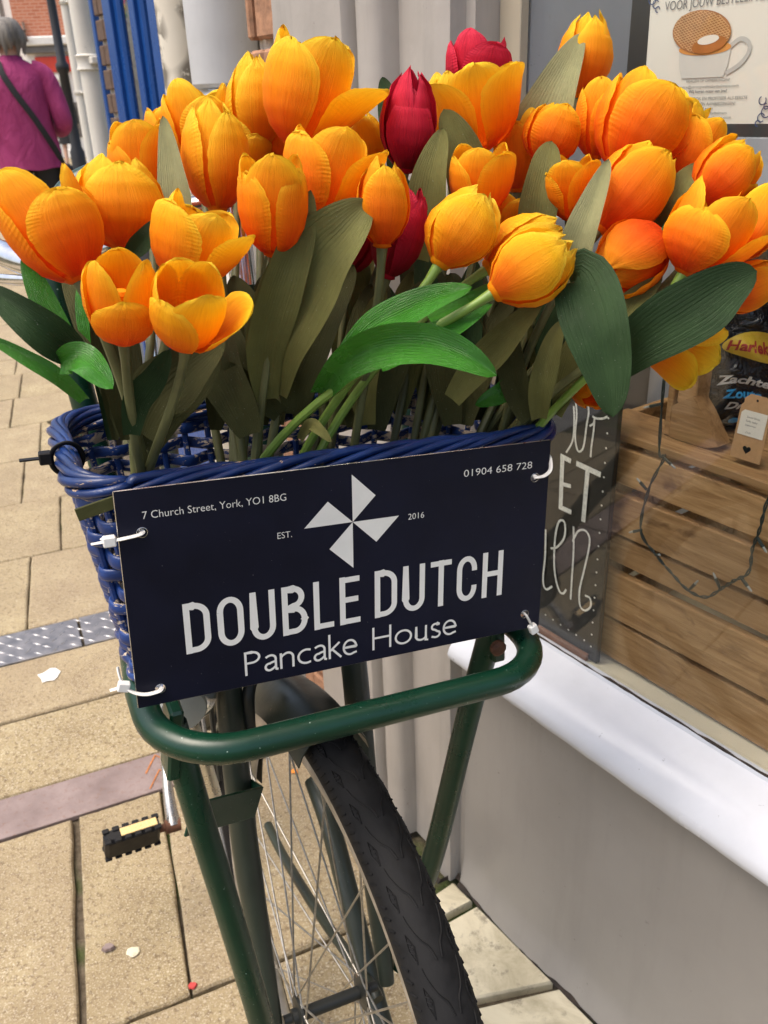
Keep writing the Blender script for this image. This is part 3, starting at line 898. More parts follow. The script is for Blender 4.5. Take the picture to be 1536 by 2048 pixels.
# string of small lights hung over the crates
sl_ = thing('fairy_lights', wp(-.27, .072, .70), 'dark wire string of small unlit fairy lights across the crate', 'string lights')
lp = [(.2136, .93), (.2100, .886), (.2178, .8047), (.2232, .7978), (.2063, .7542), (.2055, .7046), (.2269, .6817), (.2491, .6659), (.2748, .6587), (.2950, .6587), (.3105, .6765), (.3254, .6941), (.3373, .7082), (.3358, .7333), (.3425, .7583), (.3431, .7855), (.35, .83)]
path = catmull([wp(-x, .0715 + .003 * sin(i * 2.1), z) for i, (x, z) in enumerate(lp)], 8)
for ph in (0, pi):
    MB().tube([p + WU * (.0012 * sin(i * .8 + ph)) + V((0, 0, .0012 * cos(i * .8 + ph))) for i, p in enumerate(path)], .00095, 6).build('wire', M['wire'], sl_, smooth=True)
for x, z, dx, dz in ((.2136, .855, -.022, -.010), (.2063, .7542, -.014, .010), (.2055, .7046, -.016, -.009), (.2269, .6817, .008, .004), (.2748, .6587, .010, .017), (.3105, .6765, -.010, .016), (.3300, .7000, .016, -.010), (.3400, .7500, .014, -.012), (.2232, .7978, .017, -.007)):
    a, b_ = wp(-x, .0705, z), wp(-x - dx, .0690, z + dz)
    lamp = MB().tube([a, a + (b_ - a) * .62, a + (b_ - a) * .64], [.0015, .0019, .0015], 8).build('lamp_holder', M['wire'], sl_, smooth=True)
    MB().tube([a + (b_ - a) * .64, a + (b_ - a) * .9, b_], [.0013, .0012, .0004], 8).build('bulb', M['bulb'], sl_, smooth=True)
# blackboard sign with chalk lettering
bb = thing('blackboard', wp(-.09, .064, .503), 'black chalkboard with white hand lettering standing inside the glass', 'blackboard')
MB().box(wp(-.048, .0645, .71), WAX, (.1185, .004, .206), .001).build('board', M['blackboard'], bb)
def bp(x, z, d): return wp(-x, .0601 - d, z)
def ribbon(b, pts, w, fr, d, taper=False):
    pts = [V((p[0], p[1], 0)) for p in pts]
    L, R = [], []
    for i, p in enumerate(pts):
        t = (pts[min(i + 1, len(pts) - 1)] - pts[max(i - 1, 0)])
        if t.length < 1e-9: t = V((1, 0, 0))
        t.normalize()
        nn = V((-t.y, t.x, 0))
        k = 1.0
        if 0 < i < len(pts) - 1:
            d1, d2 = (pts[i] - pts[i - 1]).normalized(), (pts[i + 1] - pts[i]).normalized()
            c_ = max(.5, sqrt(max(0, (1 + d1.dot(d2)) / 2)))
            k = 1 / c_
        L.append(p + nn * (w / 2 * k)); R.append(p - nn * (w / 2 * k))
    vs = [fr(p.x, p.y, d) for p in L] + [fr(p.x, p.y, d) for p in R]
    n = len(pts)
    b.add(vs, [(i, i + 1, n + i + 1, n + i) for i in range(n - 1)])
def sm2(pts, n=6):
    return [(p.x, p.y) for p in catmull([V((x, y, 0)) for x, y in pts], n)]
def px_bb(pts):                                        # traced lettering, laid on the board's own plane
    out = []
    for x, y in pts:
        s, z = wall_hit(x, y, .0600)
        out.append((-s, z))
    return out
chalk = [
    (sm2(px_bb([(1133, 905), (1146, 880), (1149, 840), (1148, 812)])), .0024),
    (sm2(px_bb([(1152, 800), (1154, 830), (1151, 870), (1154, 895), (1160, 903), (1168, 892), (1174, 850), (1178, 825), (1176, 800)])), .0024),
    (sm2(px_bb([(1180, 852), (1188, 846), (1190, 835), (1188, 862), (1184, 890), (1182, 914)])), .0024),
    (sm2(px_bb([(1186, 832), (1192, 836), (1205, 837), (1216, 833)])), .0026),
    (px_bb([(1126, 912), (1122, 1018)]), .0062),
    (px_bb([(1122, 911), (1143, 922)]), .0062), (px_bb([(1124, 967), (1143, 972)]), .0050), (px_bb([(1120, 1013), (1144, 1024)]), .0062),
    (px_bb([(1154, 926), (1203, 949)]), .0066), (px_bb([(1177, 938), (1168, 1043)]), .0062),
    (sm2(px_bb([(1093, 1058), (1092, 1110), (1088, 1150), (1089, 1170), (1095, 1178), (1106, 1172)])), .0028),
    (sm2(px_bb([(1103, 1096), (1116, 1093), (1130, 1075), (1132, 1050), (1127, 1040), (1119, 1044), (1113, 1068), (1110, 1110), (1112, 1150), (1120, 1180), (1128, 1186), (1134, 1178)])), .0028),
    (sm2(px_bb([(1149, 1052), (1149, 1100), (1146, 1150), (1143, 1198)])), .0026),
    (sm2(px_bb([(1147, 1082), (1158, 1062), (1172, 1060), (1181, 1075), (1179, 1100), (1170, 1140), (1161, 1180), (1162, 1210), (1172, 1220), (1183, 1212), (1182, 1196), (1172, 1190)])), .0026)]
for i, (p, w) in enumerate(chalk):
    b = MB(); ribbon(b, p, w, bp, .0006 + .0001 * i); b.build('chalk_stroke', M['chalk'], bb, recalc=False)
dots = MB()
for i in range(18):
    t = i / 17
    x, z = .1545 + .0025 * t, .826 - .300 * t
    r = .0013
    dots.sheet([(x + r * cos(a), z + r * sin(a)) for a in [2 * pi * j / 8 for j in range(8)]], bp, .0007)
for i in range(6):
    x, z = .1460 - .0135 * i, .5295 + .0008 * i
    dots.sheet([(x + .0013 * cos(a), z + .0013 * sin(a)) for a in [2 * pi * j / 8 for j in range(8)]], bp, .0007)
dots.build('chalk_dots', M['chalk'], bb, recalc=False, kind='stuff')
MB().box(wp(-.055, .0575, .5085), WAX, (.100, .0025, .0050), .001).build('foot', M['brownfoot'], bb)
# poster stuck inside the glass
po = thing('poster', wp(-.23, .058, 1.12), 'cream poster of a waffle on a mug stuck inside the window', 'poster')
def pop(x, z, d): return wp(-x, .0570 - d, z)
MB().prism([(.1665, 1.121), (.2965, 1.121), (.2965, 1.305), (.1630, 1.305)], lambda x, z, d: pop(x, z, -d), 0, .0005).build('sheet', M['paper'], po)
text_on(lambda x, z: pop(x, z, .0008), 'VOOR JOUW BESTELLING!', .1810, .2790, 1.2115, .0075, 'lettering', M['ink'], po)
for s_, x0, x1, z0, h, bo in (('VRAGEN OF OPMERKINGEN?', .2114, .2550, 1.1540, .0032, 0), ('service@stroopwafelsbydaelmans.com', .2025, .2640, 1.1495, .0030, 0), ('Wij horen graag van jou!', .2150, .2535, 1.1458, .0030, .02), ('LIKE ONS OP FACEBOOK EN PROFITEER ALS EERSTE', .1865, .2738, 1.1400, .0032, 0), ('VAN ALLE ACTIES EN AANBIEDINGEN!', .1975, .2630, 1.1358, .0032, 0), ('Ga snel naar:', .2200, .2420, 1.1320, .0030, .02), ('facebook.com/stroopwafelsbydaelmans', .1995, .2560, 1.1287, .0028, 0), ('www.stroopwafelsbydaelmans.com', .2010, .2605, 1.1252, .0028, 0)):
    text_on(lambda x, z: pop(x, z, .0008), s_, x0, x1, z0, h * .8, 'lettering', M['ink'], po, bo)
def ell(cx, cz, rx, rz, a0=0, a1=2 * pi, n=40, rot=0.0):
    out = []
    for i in range(n):
        a = a0 + (a1 - a0) * i / (n if a1 - a0 > 6.28 else n - 1)
        x, y = rx * cos(a), rz * sin(a)
        out.append((cx + x * cos(rot) - y * sin(rot), cz + x * sin(rot) + y * cos(rot)))
    return out
mug = [(.2005, 1.1800), (.2525, 1.1800), (.2510, 1.1660), (.2480, 1.1575), (.2060, 1.1575), (.2025, 1.1660)]
MB().sheet(mug, pop, .0007).build('printed_mug', M['mug'], po)
b = MB(); ribbon(b, sm2([(.2500, 1.1790), (.2600, 1.1850), (.2685, 1.1815), (.2690, 1.1740), (.2620, 1.1660), (.2500, 1.1600)]), .0036, pop, .0008); b.build('printed_mug_handle', M['mug_shade'], po)
MB().sheet(ell(.2265, 1.1800, .0260, .0052), pop, .0010).build('printed_tea', M['tea'], po)
MB().sheet(ell(.2215, 1.1925, .0295, .0165, rot=-.12), pop, .0012).build('printed_waffle', M['waffle'], po)
b = MB()
for i in range(-9, 10):
    for dirn in (.55, -.9):
        k = i / 9.5
        hw = sqrt(max(0, 1 - k * k))
        ca, sa = cos(dirn), sin(dirn)
        p = [((-sa) * k + ca * q * hw * .97, ca * k + sa * q * hw * .97) for q in (-1, 1)]
        ribbon(b, [(.2215 + .0290 * x, 1.1925 + .0160 * y - .0035 * x) for x, y in p], .00065, pop, .0014 + (.0001 if dirn > 0 else 0))
b.build('printed_waffle_grid', M['waffle_line'], po, recalc=False)
MB().sheet(ell(.2310, 1.1825, .0170, .0062, rot=.12), pop, .0018).build('printed_bite', M['caramel'], po)
MB().sheet(ell(.2300, 1.1862, .0105, .0034, rot=.1), pop, .0020).build('printed_bite', M['paper'], po)
for cx, cz, sg in ((.1700, 1.222, 1), (.2900, 1.130, -1)):
    b = MB()
    for i in range(5):
        r0 = .0022 + .0010 * (i % 3)
        ribbon(b, ell(cx + (.0034 * cos(i * 1.3)) * sg, cz + .0095 * (i - 2) / 2.2, r0, r0, .5 * i, .5 * i + 5.0, 16), .0009, pop, .0008 + .0001 * i)
    b.build('printed_scroll', M['inkblue'], po, recalc=False)
for cx, cz in ((.2905, 1.1145), (.2880, 1.109)):
    pass

# ---------------- next doors along the wall
nb = thing('neighbour_wall', wp(.60, .1, 0), 'grey column and brown brick strip beside the shopfront', 'wall')
MB().box(wp(.4335, .07, 1.5), WAX, (.061, .05, 1.5), .003).build('mortar_bed', M['mortar'], nb)
MB().box(wp(.62, .21, 1.5), WAX, (.182, .10, 1.5), .003).build('wall_core', M['mortar'], nb)
rnd = random.Random(8)
for i in range(36):
    z = .03 + i * .075
    for j, (sa, sb) in enumerate(((.374, .452), (.457, .4945)) if i % 2 else ((.374, .474), (.479, .4945))):
        MB().box(wp((sa + sb) / 2, .012 + rnd.uniform(-.004, .006), z + .032), WAX, ((sb - sa) / 2, .012, .031), .004).build('brick', M['brick_red'], nb)
sC, zC = wall_hit(437, 0, .05)
b = MB(); b.lathe(wp(sC, .05, 1.175), Z3, [(0, .050), (.006, .0555), (2.0, .0555)], 40); b.build('column', M['greycol'], nb, smooth=True)
b = MB(); b.box(wp(sC, .055, .585), WAX, (.050, .05, .587), .006).build('column_base', M['white'], nb)
cp = thing('cream_pipe', wp(.74, .08, 0), 'thick cream pipe with peeling dark patches beside the grey column', 'pipe')
s0, _ = wall_hit(352, 0, .09)
b = MB(); b.lathe(wp(s0, .09, .002), Z3, [(0, .0390), (2.8, .0390)], 32); b.build('pipe', M['peel'], cp, smooth=True)

bl = thing('blue_shopfront', wp(1.5, .4, 0), 'bright blue painted shop window frame beyond the cream pipe', 'shop')
WB = .22
def sB(px, w=WB): return wall_hit(px, 0, w)[0]
for pa, pb, w, th in ((200, 234, WB, .009), (252, 281, WB + .004, .010), (290, 326, WB - .01, .010)):
    sa, sb = sB(pb, w), sB(pa, w)
    MB().box(wp((sa + sb) / 2, w + th, 1.3), WAX, ((sb - sa) / 2, th, 1.3), .006).build('post', M['blue'], bl)
    MB().box(wp(sa + (sb - sa) * .32, w - .004, 1.3), WAX, ((sb - sa) * .05, .006, 1.3), .002).build('bead', M['blue'], bl)
sa, sb = sB(330), sB(188)
MB().box(wp((sa + sb) / 2, .62, 1.3), WAX, ((sb - sa) / 2 + .1, .01, 1.3)).build('back_wall', M['interior'], bl)
MB().box(wp((sa + sb) / 2, WB + .040, 1.35), WAX, ((sb - sa) / 2 - .02, .002, 1.2)).build('pane', M['glass'], bl)
MB().box(wp((sa + sb) / 2, WB + .03, .2), WAX, ((sb - sa) / 2 - .02, .05, .2), .004).build('stall_riser', M['blue'], bl)
MB().box(wp((sa + sb) / 2, WB + .10, 3.3), WAX, ((sb - sa) / 2 + .25, .16, .68), .01).build('fascia', M['blue'], bl)
# strip of sweet packets hanging in that window
names = list(M['sweet'].keys())
for i, nm in enumerate(names):
    px, py = 240 + i * .9, 2 + 15 * i
    s, z = wall_hit(px + 2, py, WB + .075)
    b = MB()
    def pk(u, v, s=s, z=z):
        a = sin(pi * u) * sin(pi * v)
        return wp(s + (u - .5) * .05 + .003 * sin(7 * v), WB + .075 - .012 * a, z + (v - .5) * .026)
    b.grid(8, 6, pk); b.grid(8, 6, lambda u, v: pk(u, v) + WN * (.024 * sin(pi * u) * sin(pi * v) + .001))
    b.build('sweet_packet', M['sweet'][nm], None, smooth='all', label=f'{nm} sweet packet hanging in the blue shop window', cat='packet', group='packets in the blue shop window', recalc=False)
# brown brick pier with pale joints, and the pipes on it
WP = .53
bp_ = thing('brick_pier', wp(sB(200, WP), WP, 0), 'narrow brown brick pier with pale mortar left of the blue frame', 'pier')
sa, sb = sB(211, WP), sB(187, WP)
MB().box(wp((sa + sb) / 2, WP + .11, 1.4), WAX, ((sb - sa) / 2, .10, 1.4)).build('mortar_core', M['mortar'], bp_)
for i in range(37):
    z = .01 + i * .075
    k = .62 if i % 2 else .38
    sm = sa + (sb - sa) * k
    for x0, x1 in ((sa, sm - .003), (sm + .003, sb)):
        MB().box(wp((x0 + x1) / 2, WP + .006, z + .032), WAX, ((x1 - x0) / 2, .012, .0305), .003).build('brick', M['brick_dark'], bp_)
MB().box(wp(sB(179, WP + .02), WP + .03, 1.4), WAX, (.014, .012, 1.4), .003).build('blue_edge', M['blue'], bl)
def downpipe(px, w, r, label, collars):
    s, _ = wall_hit(px, 0, w)
    t = thing('downpipe', wp(s, w, 0), label, 'pipe', 'white downpipes by the brick pier')
    b = MB(); b.lathe(wp(s, w, .01), Z3, [(0, r), (3.4, r)], 28); b.build('pipe', M['pipe_white'], t, smooth=True)
    for py, h in collars:
        z = wall_hit(px + .15 * py, py, w)[1]
        b = MB(); b.lathe(wp(s, w, z), Z3, [(0, r * 1.05), (.004, r * 1.28), (h * .3, r * 1.16), (h * .75, r * 1.16), (h * .9, r * 1.32), (h, r * 1.05)], 28)
        c_ = b.build('collar', M['pipe_white'], t, smooth=True)
        b = MB(); b.box(wp(s - r * 1.5, w + .02, z + h * .6), WAX, (r * .6, .03, h * .22), .003).build('bracket', M['pipe_white'], t)
    return t
downpipe(156, .57, .035, 'thick white downpipe with a moulded collar beside the brick pier', [(142, .055)])
downpipe(130, .64, .021, 'thin white downpipe with small clips left of the thick one', [(190, .012), (10, .012)])
pw = thing('side_wall', wp(2.8, .78, 0), 'brown brick return wall behind the downpipes', 'wall')
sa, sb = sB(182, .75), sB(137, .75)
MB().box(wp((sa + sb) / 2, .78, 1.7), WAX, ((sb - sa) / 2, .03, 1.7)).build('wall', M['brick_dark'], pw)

# ================================================================== THE BICYCLE
bike = thing('bicycle', bk(0, 0, 0), 'dark green carrier bicycle leaning beside the shop with a front rack', 'bicycle')
RC, RTY = .3100, .0222                                   # tyre centre-line radius and section radius
WAZ, WLE = radians(25.4), radians(-4.4)                  # the steering is turned a touch towards the wall
WF = V((sin(WAZ), -cos(WAZ), 0)); _wx = V((cos(WAZ), sin(WAZ), 0))
WR = _wx * cos(WLE) + V((0, 0, 1)) * sin(WLE); WUP = V((0, 0, 1)) * cos(WLE) - _wx * sin(WLE)
def wh(th, rad, ax):                                     # wheel coordinates: th = 0 forwards, 90 degrees up
    return HUB + (WF * cos(th) + WUP * sin(th)) * rad + WR * ax
ty = MB()
NT_, NS = 200, 22
for i in range(NT_):
    th = 2 * pi * i / NT_
    for j in range(NS):
        a = 2 * pi * j / NS
        rr = RTY * (1.0 if cos(a) > -.2 else .96)
        shoulder = .0008 * (1 if i % 4 < 2 else 0) if .35 < abs(cos(a)) < .62 and cos(a) > 0 else 0
        ty.v.append(wh(th, RC + cos(a) * (rr + shoulder), sin(a) * (rr + shoulder)))
        ty.uv.append((j / NS, i / NT_ * 20))
ty.f = [(i * NS + j, i * NS + (j + 1) % NS, ((i + 1) % NT_) * NS + (j + 1) % NS, ((i + 1) % NT_) * NS + j) for i in range(NT_) for j in range(NS)]
tyre = ty.build('tyre', M['rubber'], bike, smooth='all')
# moulded tread: curved sipes and hatched diamonds in relief
td = MB()
def onty(th, a, lift=.0): return wh(th, RC + cos(a) * (RTY + lift), sin(a) * (RTY + lift))
NU = 58
for i in range(NU):
    th0 = 2 * pi * i / NU
    st = 2 * pi / NU
    for sg in (-1, 1):
        cv = [(0, .10), (.25, .20), (.45, .42), (.75, .60), (.95, .66)]
        td.tube(catmull([onty(th0 + st * x, sg * y, .0004) for x, y in cv], 4), .0007, 5)
        dm = [(.05, .42), (.32, .56), (.62, .50), (.36, .34), (.05, .42)]
        td.tube([onty(th0 + st * x, sg * (y + .30), .0004) for x, y in dm], .0006, 5)
        for q in (.25, .5, .75):
            a_, b_ = (.05 + .55 * q, .72 + .10 * q), (.05 + .30 * q, .72 + .0 * q)
            td.tube([onty(th0 + st * (.12 + .4 * q), sg * (.66 + .06 * q), .0003), onty(th0 + st * (.18 + .4 * q), sg * (.80 + .04 * q), .0003)], .0007, 4)
        for q in range(4):
            td.tube([onty(th0 + st * q / 4, sg * 1.12, .0004), onty(th0 + st * (q / 4 + .12), sg * 1.42, .0002)], .0009, 4)
td.build('tread', M['rubber_tread'], tyre, smooth=True, kind='stuff')
# rim: hollow section, swept
rm = MB()
sec = [(.2960, -.0135), (.2965, -.0165), (.2945, -.0172), (.2830, -.0160), (.2770, -.0105), (.2750, 0), (.2770, .0105), (.2830, .0160), (.2945, .0172), (.2965, .0165), (.2960, .0135), (.2900, .0)]
for i in range(160):
    th = 2 * pi * i / 160
    rm.v += [wh(th, r, a) for r, a in sec]
K = len(sec)
rm.f = [(i * K + j, i * K + (j + 1) % K, ((i + 1) % 160) * K + (j + 1) % K, ((i + 1) % 160) * K + j) for i in range(160) for j in range(K)]
rm.uv = [(0.0, 0.0)] * len(rm.v)
rim = rm.build('rim', M['rim'], bike, smooth=True)
hb = MB().lathe(HUB - BR * .05, BR, [(0, .005), (.008, .005), (.009, .008), (.014, .008), (.015, .018), (.018, .018), (.020, .0065), (.080, .0065), (.082, .018), (.085, .018), (.086, .008), (.091, .008), (.092, .005), (.10, .005)], 28).build('hub', M['darkmetal'], bike, smooth=True)
for i in range(36):
    side = -1 if i % 2 else 1
    th = 2 * pi * i / 36 + .03
    off = radians(62) * (1 if (i // 2) % 2 else -1)
    a, b_ = wh(th + off, .016, side * .033), wh(th, .2765, side * .004)
    sp_o = MB().tube([a, b_], .00105, 6).build('spoke', M['spoke'], bike, smooth=True)
    MB().tube([b_ + (a - b_) * .05, b_ + (a - b_) * .002], .0019, 6).build('nipple', M['spoke'], sp_o, smooth=True)
# mudguard over the wheel
mg = MB()
ths = [radians(90 + (176 - 90) * i / 50) for i in range(51)]
for th in ths:
    for j in range(11):
        a = -1.35 + 2.7 * j / 10
        mg.v.append(wh(th, .300 + .0405 * cos(a), .0345 * sin(a)))
for th in ths:
    for j in range(11):
        a = -1.35 + 2.7 * j / 10
        mg.v.append(wh(th, .300 + .0393 * cos(a), .0333 * sin(a)))
n_ = len(ths) * 11
mg.f = [(i * 11 + j, i * 11 + j + 1, (i + 1) * 11 + j + 1, (i + 1) * 11 + j) for i in range(50) for j in range(10)]
mg.f += [tuple(x + n_ for x in f[::-1]) for f in mg.f]
mg.f += [(i * 11 + j, n_ + i * 11 + j, n_ + i * 11 + j + 1, i * 11 + j + 1) for i in (0, 50) for j in range(10)]
mg.f += [(i * 11 + j, (i + 1) * 11 + j, n_ + (i + 1) * 11 + j, n_ + i * 11 + j) for i in range(50) for j in (0, 10)]
mg.uv = [(0.0, 0.0)] * len(mg.v)
mg.build('mudguard', M['fork'], bike, smooth=True)
# fork, head tube and main frame
for sg in (-1, 1):
    MB().tube(catmull([bk(-.150, sg * .052, .775), bk(-.118, sg * .062, .69), bk(-.072, sg * .064, .52), bk(-.035, sg * .062, .42), bk(.004, sg * .060, .335)], 8), [.0130] * 20 + [.0126 - .0004 * i for i in range(13)], 16).build('fork_blade', M['fork'], bike, smooth=True)
MB().tube([bk(-.150, -.058, .775), bk(-.150, .058, .775)], .015, 16).build('fork_crown', M['fork'], bike, smooth=True)
MB().tube([bk(-.145, 0, .74), bk(-.235, 0, 1.00)], .018, 20).build('head_tube', M['green'], bike, smooth=True)
MB().tube([bk(-.20, 0, .90), bk(-.33, 0, .62), bk(-.55, 0, .29)], .017, 16).build('down_tube', M['fork'], bike, smooth=True)
MB().tube([bk(-.55, 0, .29), bk(-.72, 0, .82)], .015, 16).build('seat_tube', M['fork'], bike, smooth=True)
MB().tube([bk(-.555, -.04, .29), bk(-.555, .04, .29)], .022, 18).build('bottom_bracket', M['darkmetal'], bike, smooth=True)
st_ = MB().tube([bk(-.235, 0, 1.0), bk(-.262, 0, 1.07), bk(-.262, 0, 1.075)], .0125, 14).build('stem', M['chrome'], bike, smooth=True)
hbp = [bk(-.262, 0, 1.072), bk(-.268, -.06, 1.058), bk(-.285, -.115, 1.030), bk(-.325, -.165, 1.012), bk(-.40, -.205, 1.018), bk(-.50, -.235, 1.022)]
hbr = [bk(-.262, 0, 1.072), bk(-.268, .06, 1.058), bk(-.285, .115, 1.030), bk(-.325, .165, 1.012), bk(-.40, .195, 1.018), bk(-.46, .200, 1.022)]
for hp in (hbp, hbr):
    MB().tube(catmull(hp, 8), .0122, 16).build('handlebar', M['chrome'], bike, smooth=True)
    grip = MB().tube([hp[-2] + (hp[-1] - hp[-2]) * .2, hp[-1]], .0165, 14).build('grip', M['black_plastic'], bike, smooth=True)
    MB().tube(catmull([hp[3] + BU * -.014, hp[4] + BU * -.026 + BF * .015, hp[5] + BU * -.034 + BF * .02], 8), [.0055] * 17, 10, flat=.55).build('brake_lever', M['chrome'], bike, smooth=True)
# front rack: a rounded loop of thick green tube
UPC = .752
corner = []
def arc(cx, cy, r, a0, a1, n): return [(cx + r * cos(a0 + (a1 - a0) * i / n), cy + r * sin(a0 + (a1 - a0) * i / n)) for i in range(n + 1)]
hw_, fr_, bkd, rc_ = .1550, .0885, -.165, .058
loop = arc(hw_ - rc_, fr_ - rc_, rc_, 0, pi / 2, 10) + [(0.06, fr_), (0, fr_), (-.06, fr_)] + arc(-hw_ + rc_, fr_ - rc_, rc_, pi / 2, pi, 10) + [(-hw_, 0), (-hw_ + .004, -.05)] + arc(-hw_ + .055, bkd + .03, .03, pi, 1.5 * pi, 6) + arc(hw_ - .055, bkd + .03, .03, 1.5 * pi, 2 * pi, 6) + [(hw_ - .004, -.05), (hw_, 0)]
MB().tube([bk(f, r, UPC) for r, f in loop], .0106, 18, closed=True).build('rack_loop', M['green'], bike, smooth='all')
for f in (-.012, -.055, -.10):
    MB().tube([bk(f, -.145, UPC - .002), bk(f, .145, UPC - .002)], .0055, 12).build('rack_bar', M['green'], bike, smooth=True)
# tall hoop behind the basket
hp = [bk(-.160, -.128, .748), bk(-.172, -.146, .86), bk(-.190, -.163, .985), bk(-.199, -.163, 1.045), bk(-.204, -.150, 1.080), bk(-.207, -.118, 1.097), bk(-.208, -.06, 1.099), bk(-.208, .06, 1.099), bk(-.207, .118, 1.097), bk(-.204, .150, 1.080), bk(-.199, .163, 1.045), bk(-.190, .163, .985), bk(-.172, .146, .86), bk(-.160, .128, .748)]
MB().tube(catmull(hp, 8), .0108, 16).build('rack_hoop', M['green'], bike, smooth=True)
# rack stays down to the axle: flattened tube ends
def stay(pts, name='rack_stay'):
    q = catmull(pts, 10)
    n = len(q)
    rs = [.0108 if i > 5 else .0108 for i in range(n)]
    return MB().tube(q, rs, 16).build(name, M['green'], bike, smooth=True)
ls = stay([bk(.028, -.138, .738), bk(.038, -.126, .66), bk(.048, -.109, .56), bk(.060, -.090, .44), bk(.066, -.078, .35)])
rs_ = stay([bk(.024, .134, .765), bk(.012, .124, .66), bk(-.002, .110, .50), bk(-.010, .098, .42), bk(-.004, .080, .34)])
MB().box(bk(.0235, .131, .762), ((BU * .98 - BR * .12).normalized(), BR, BF), (.034, .006, .0135), .002).build('flattened_end', M['green'], rs_)
MB().lathe(bk(.040, .128, .748), BF, [(0, .007), (.004, .007), (.006, .004)], 10).build('bolt', M['rust'], rs_)
MB().box(bk(.030, -.139, .728), ((BU * .98 + BR * .10).normalized(), BR, BF), (.03, .005, .0135), .002).build('flattened_end', M['green'], ls)
# flat clip that ties the left stay to the fork
p0, p1 = bk_hit(378, 1640, -.1215), bk_hit(517, 1603, -.050)
d = (p1 - p0).normalized()
up_ = (BU - d * BU.dot(d)).normalized()
MB().box((p0 + p1) / 2, (d, up_, d.cross(up_)), ((p1 - p0).length / 2, .0155, .0014), .0006).build('clip_band', M['green'], bike)
MB().box(p1 + d.cross(up_) * (.014 if d.cross(up_).dot(BF) < 0 else -.014), (d, up_, d.cross(up_)), (.0014, .0150, .013), .0006).build('clip_band', M['green'], bike)
# lamp under the rack
lamp = MB().lathe(bk(-.075, -.112, .675), (BR * .2 - BF), [(0, .012), (.004, .024), (.012, .030), (.045, .028), (.060, .018), (.066, .006)], 24).build('headlamp', M['chrome'], bike, smooth=True)
MB().lathe(bk(-.070, -.113, .675), BF, [(0, .022), (.003, .020), (.005, .010)], 20).build('lamp_lens', M['bulb'], lamp, smooth=True)
MB().tube(catmull([bk(-.10, -.115, .66), bk(-.12, -.10, .60), bk(-.13, -.085, .52)], 6), .0155, 12, flat=.4).build('lamp_bracket', M['alloy'], bike, smooth=True)
# brake cable, rod and brake arm
MB().tube(catmull([bk(-.19, -.075, .80), bk(-.165, -.080, .66), bk(-.125, -.078, .52), bk(-.085, -.075, .44)], 8), .0022, 8).build('brake_cable', M['cable'], bike, smooth=True)
MB().tube(catmull([bk(-.20, -.062, .80), bk(-.185, -.066, .64), bk(-.17, -.062, .50)], 8), .0028, 8).build('brake_rod', M['darkmetal'], bike, smooth=True)
MB().tube(catmull([bk(-.12, -.03, .668), bk(-.10, -.046, .655), bk(-.10, -.046, .60)], 6), .006, 10).build('brake_arm', M['darkmetal'], bike, smooth=True)
# twin-leg stand behind the wheel
for pts in (((628, 1560), (660, 1650), (700, 1800), (750, 2000), (772, 2075)), ((536, 1650), (566, 1710), (640, 1830), (735, 1962), (756, 2000))):
    big = pts[0][0] == 628
    q = [bk_hit(x, y, .075 if big else .068) for x, y in pts]
    MB().tube(catmull(q, 6), .0125 if big else .0068, 14).build('stand_leg', M['fork'], bike, smooth=True)
# crank and pedal on the near side
c0, c1 = at(322, 1440, 1.36), at(347, 1650, 1.30)
ck = MB().tube(catmull([c0, at(331, 1520, 1.335), at(336, 1580, 1.315), c1], 6), [.0105, .0095, .009, .0085, .008, .0078, .0075, .0075, .0075, .0075, .0075, .0078, .008, .0085, .009, .0095, .0100, .0115, .0118], 12).build('crank_arm', M['alloy'], bike, smooth=True)
MB().lathe(c1 + BR * .010, -BR, [(0, .0105), (.022, .0105), (.023, .006), (.035, .006)], 14).build('pedal_axle', M['rust'], ck, smooth=True)
ch = MB().lathe(bk(-.56, -.03, .30), BR, [(0, .085), (.003, .088), (.012, .088), (.014, .085)], 40).build('chain_case', M['darkmetal'], bike, smooth=True)
pc, pe = at(318, 1657, 1.292), at(208, 1693, 1.255)
pd = (pe - pc).normalized()
pfd = (BF - pd * BF.dot(pd)).normalized()
pn = pd.cross(pfd)
if pn.z < 0: pn = -pn
pmid = (pc + pe) / 2
tiltf = (pfd * .30 + pn * .95).normalized(); tiltn = pd.cross(tiltf)
if tiltn.z < 0: tiltn = -tiltn
pb = MB()
pb.box(pmid, (pd, tiltf, tiltn), ((pe - pc).length / 2, .023, .0115), .005)
for k in range(6):
    x = -.036 + .0144 * k
    for sg in (-1, 1):
        for sn in (-1, 1):
            pb.box(pmid + pd * x + tiltf * (sg * .023) + tiltn * (sn * .0088), (pd, tiltf, tiltn), (.0050, .0020, .0040), .0012)
ped = pb.build('pedal', M['black_plastic'], bike)
MB().box(pmid - pd * .010 + tiltf * .0244, (pd, tiltn, tiltf), (.0265, .0062, .0012), .0005).build('reflector', M['amber'], ped)
# rear wheel, a simple one, behind
rw = HUB - BF * 1.08 - BR * .0
rt_ = MB()
for i in range(80):
    th = 2 * pi * i / 80
    rt_.v += [rw + (BF * cos(th) + BU * sin(th)) * (RC + .021 * cos(a)) + BR * (.021 * sin(a)) for a in [2 * pi * j / 10 for j in range(10)]]
rt_.f = [(i * 10 + j, i * 10 + (j + 1) % 10, ((i + 1) % 80) * 10 + (j + 1) % 10, ((i + 1) % 80) * 10 + j) for i in range(80) for j in range(10)]
rt_.uv = [(0.0, 0.0)] * len(rt_.v)
rt_.build('rear_tyre', M['rubber'], bike, smooth='all')
MB().tube([bk(-.555, .05, .29), bk(-1.08, .05, .33)], .009, 10).build('chain_stay', M['fork'], bike, smooth=True)
MB().tube([bk(-.72, .03, .80), bk(-1.08, .05, .33)], .008, 10).build('seat_stay', M['fork'], bike, smooth=True)
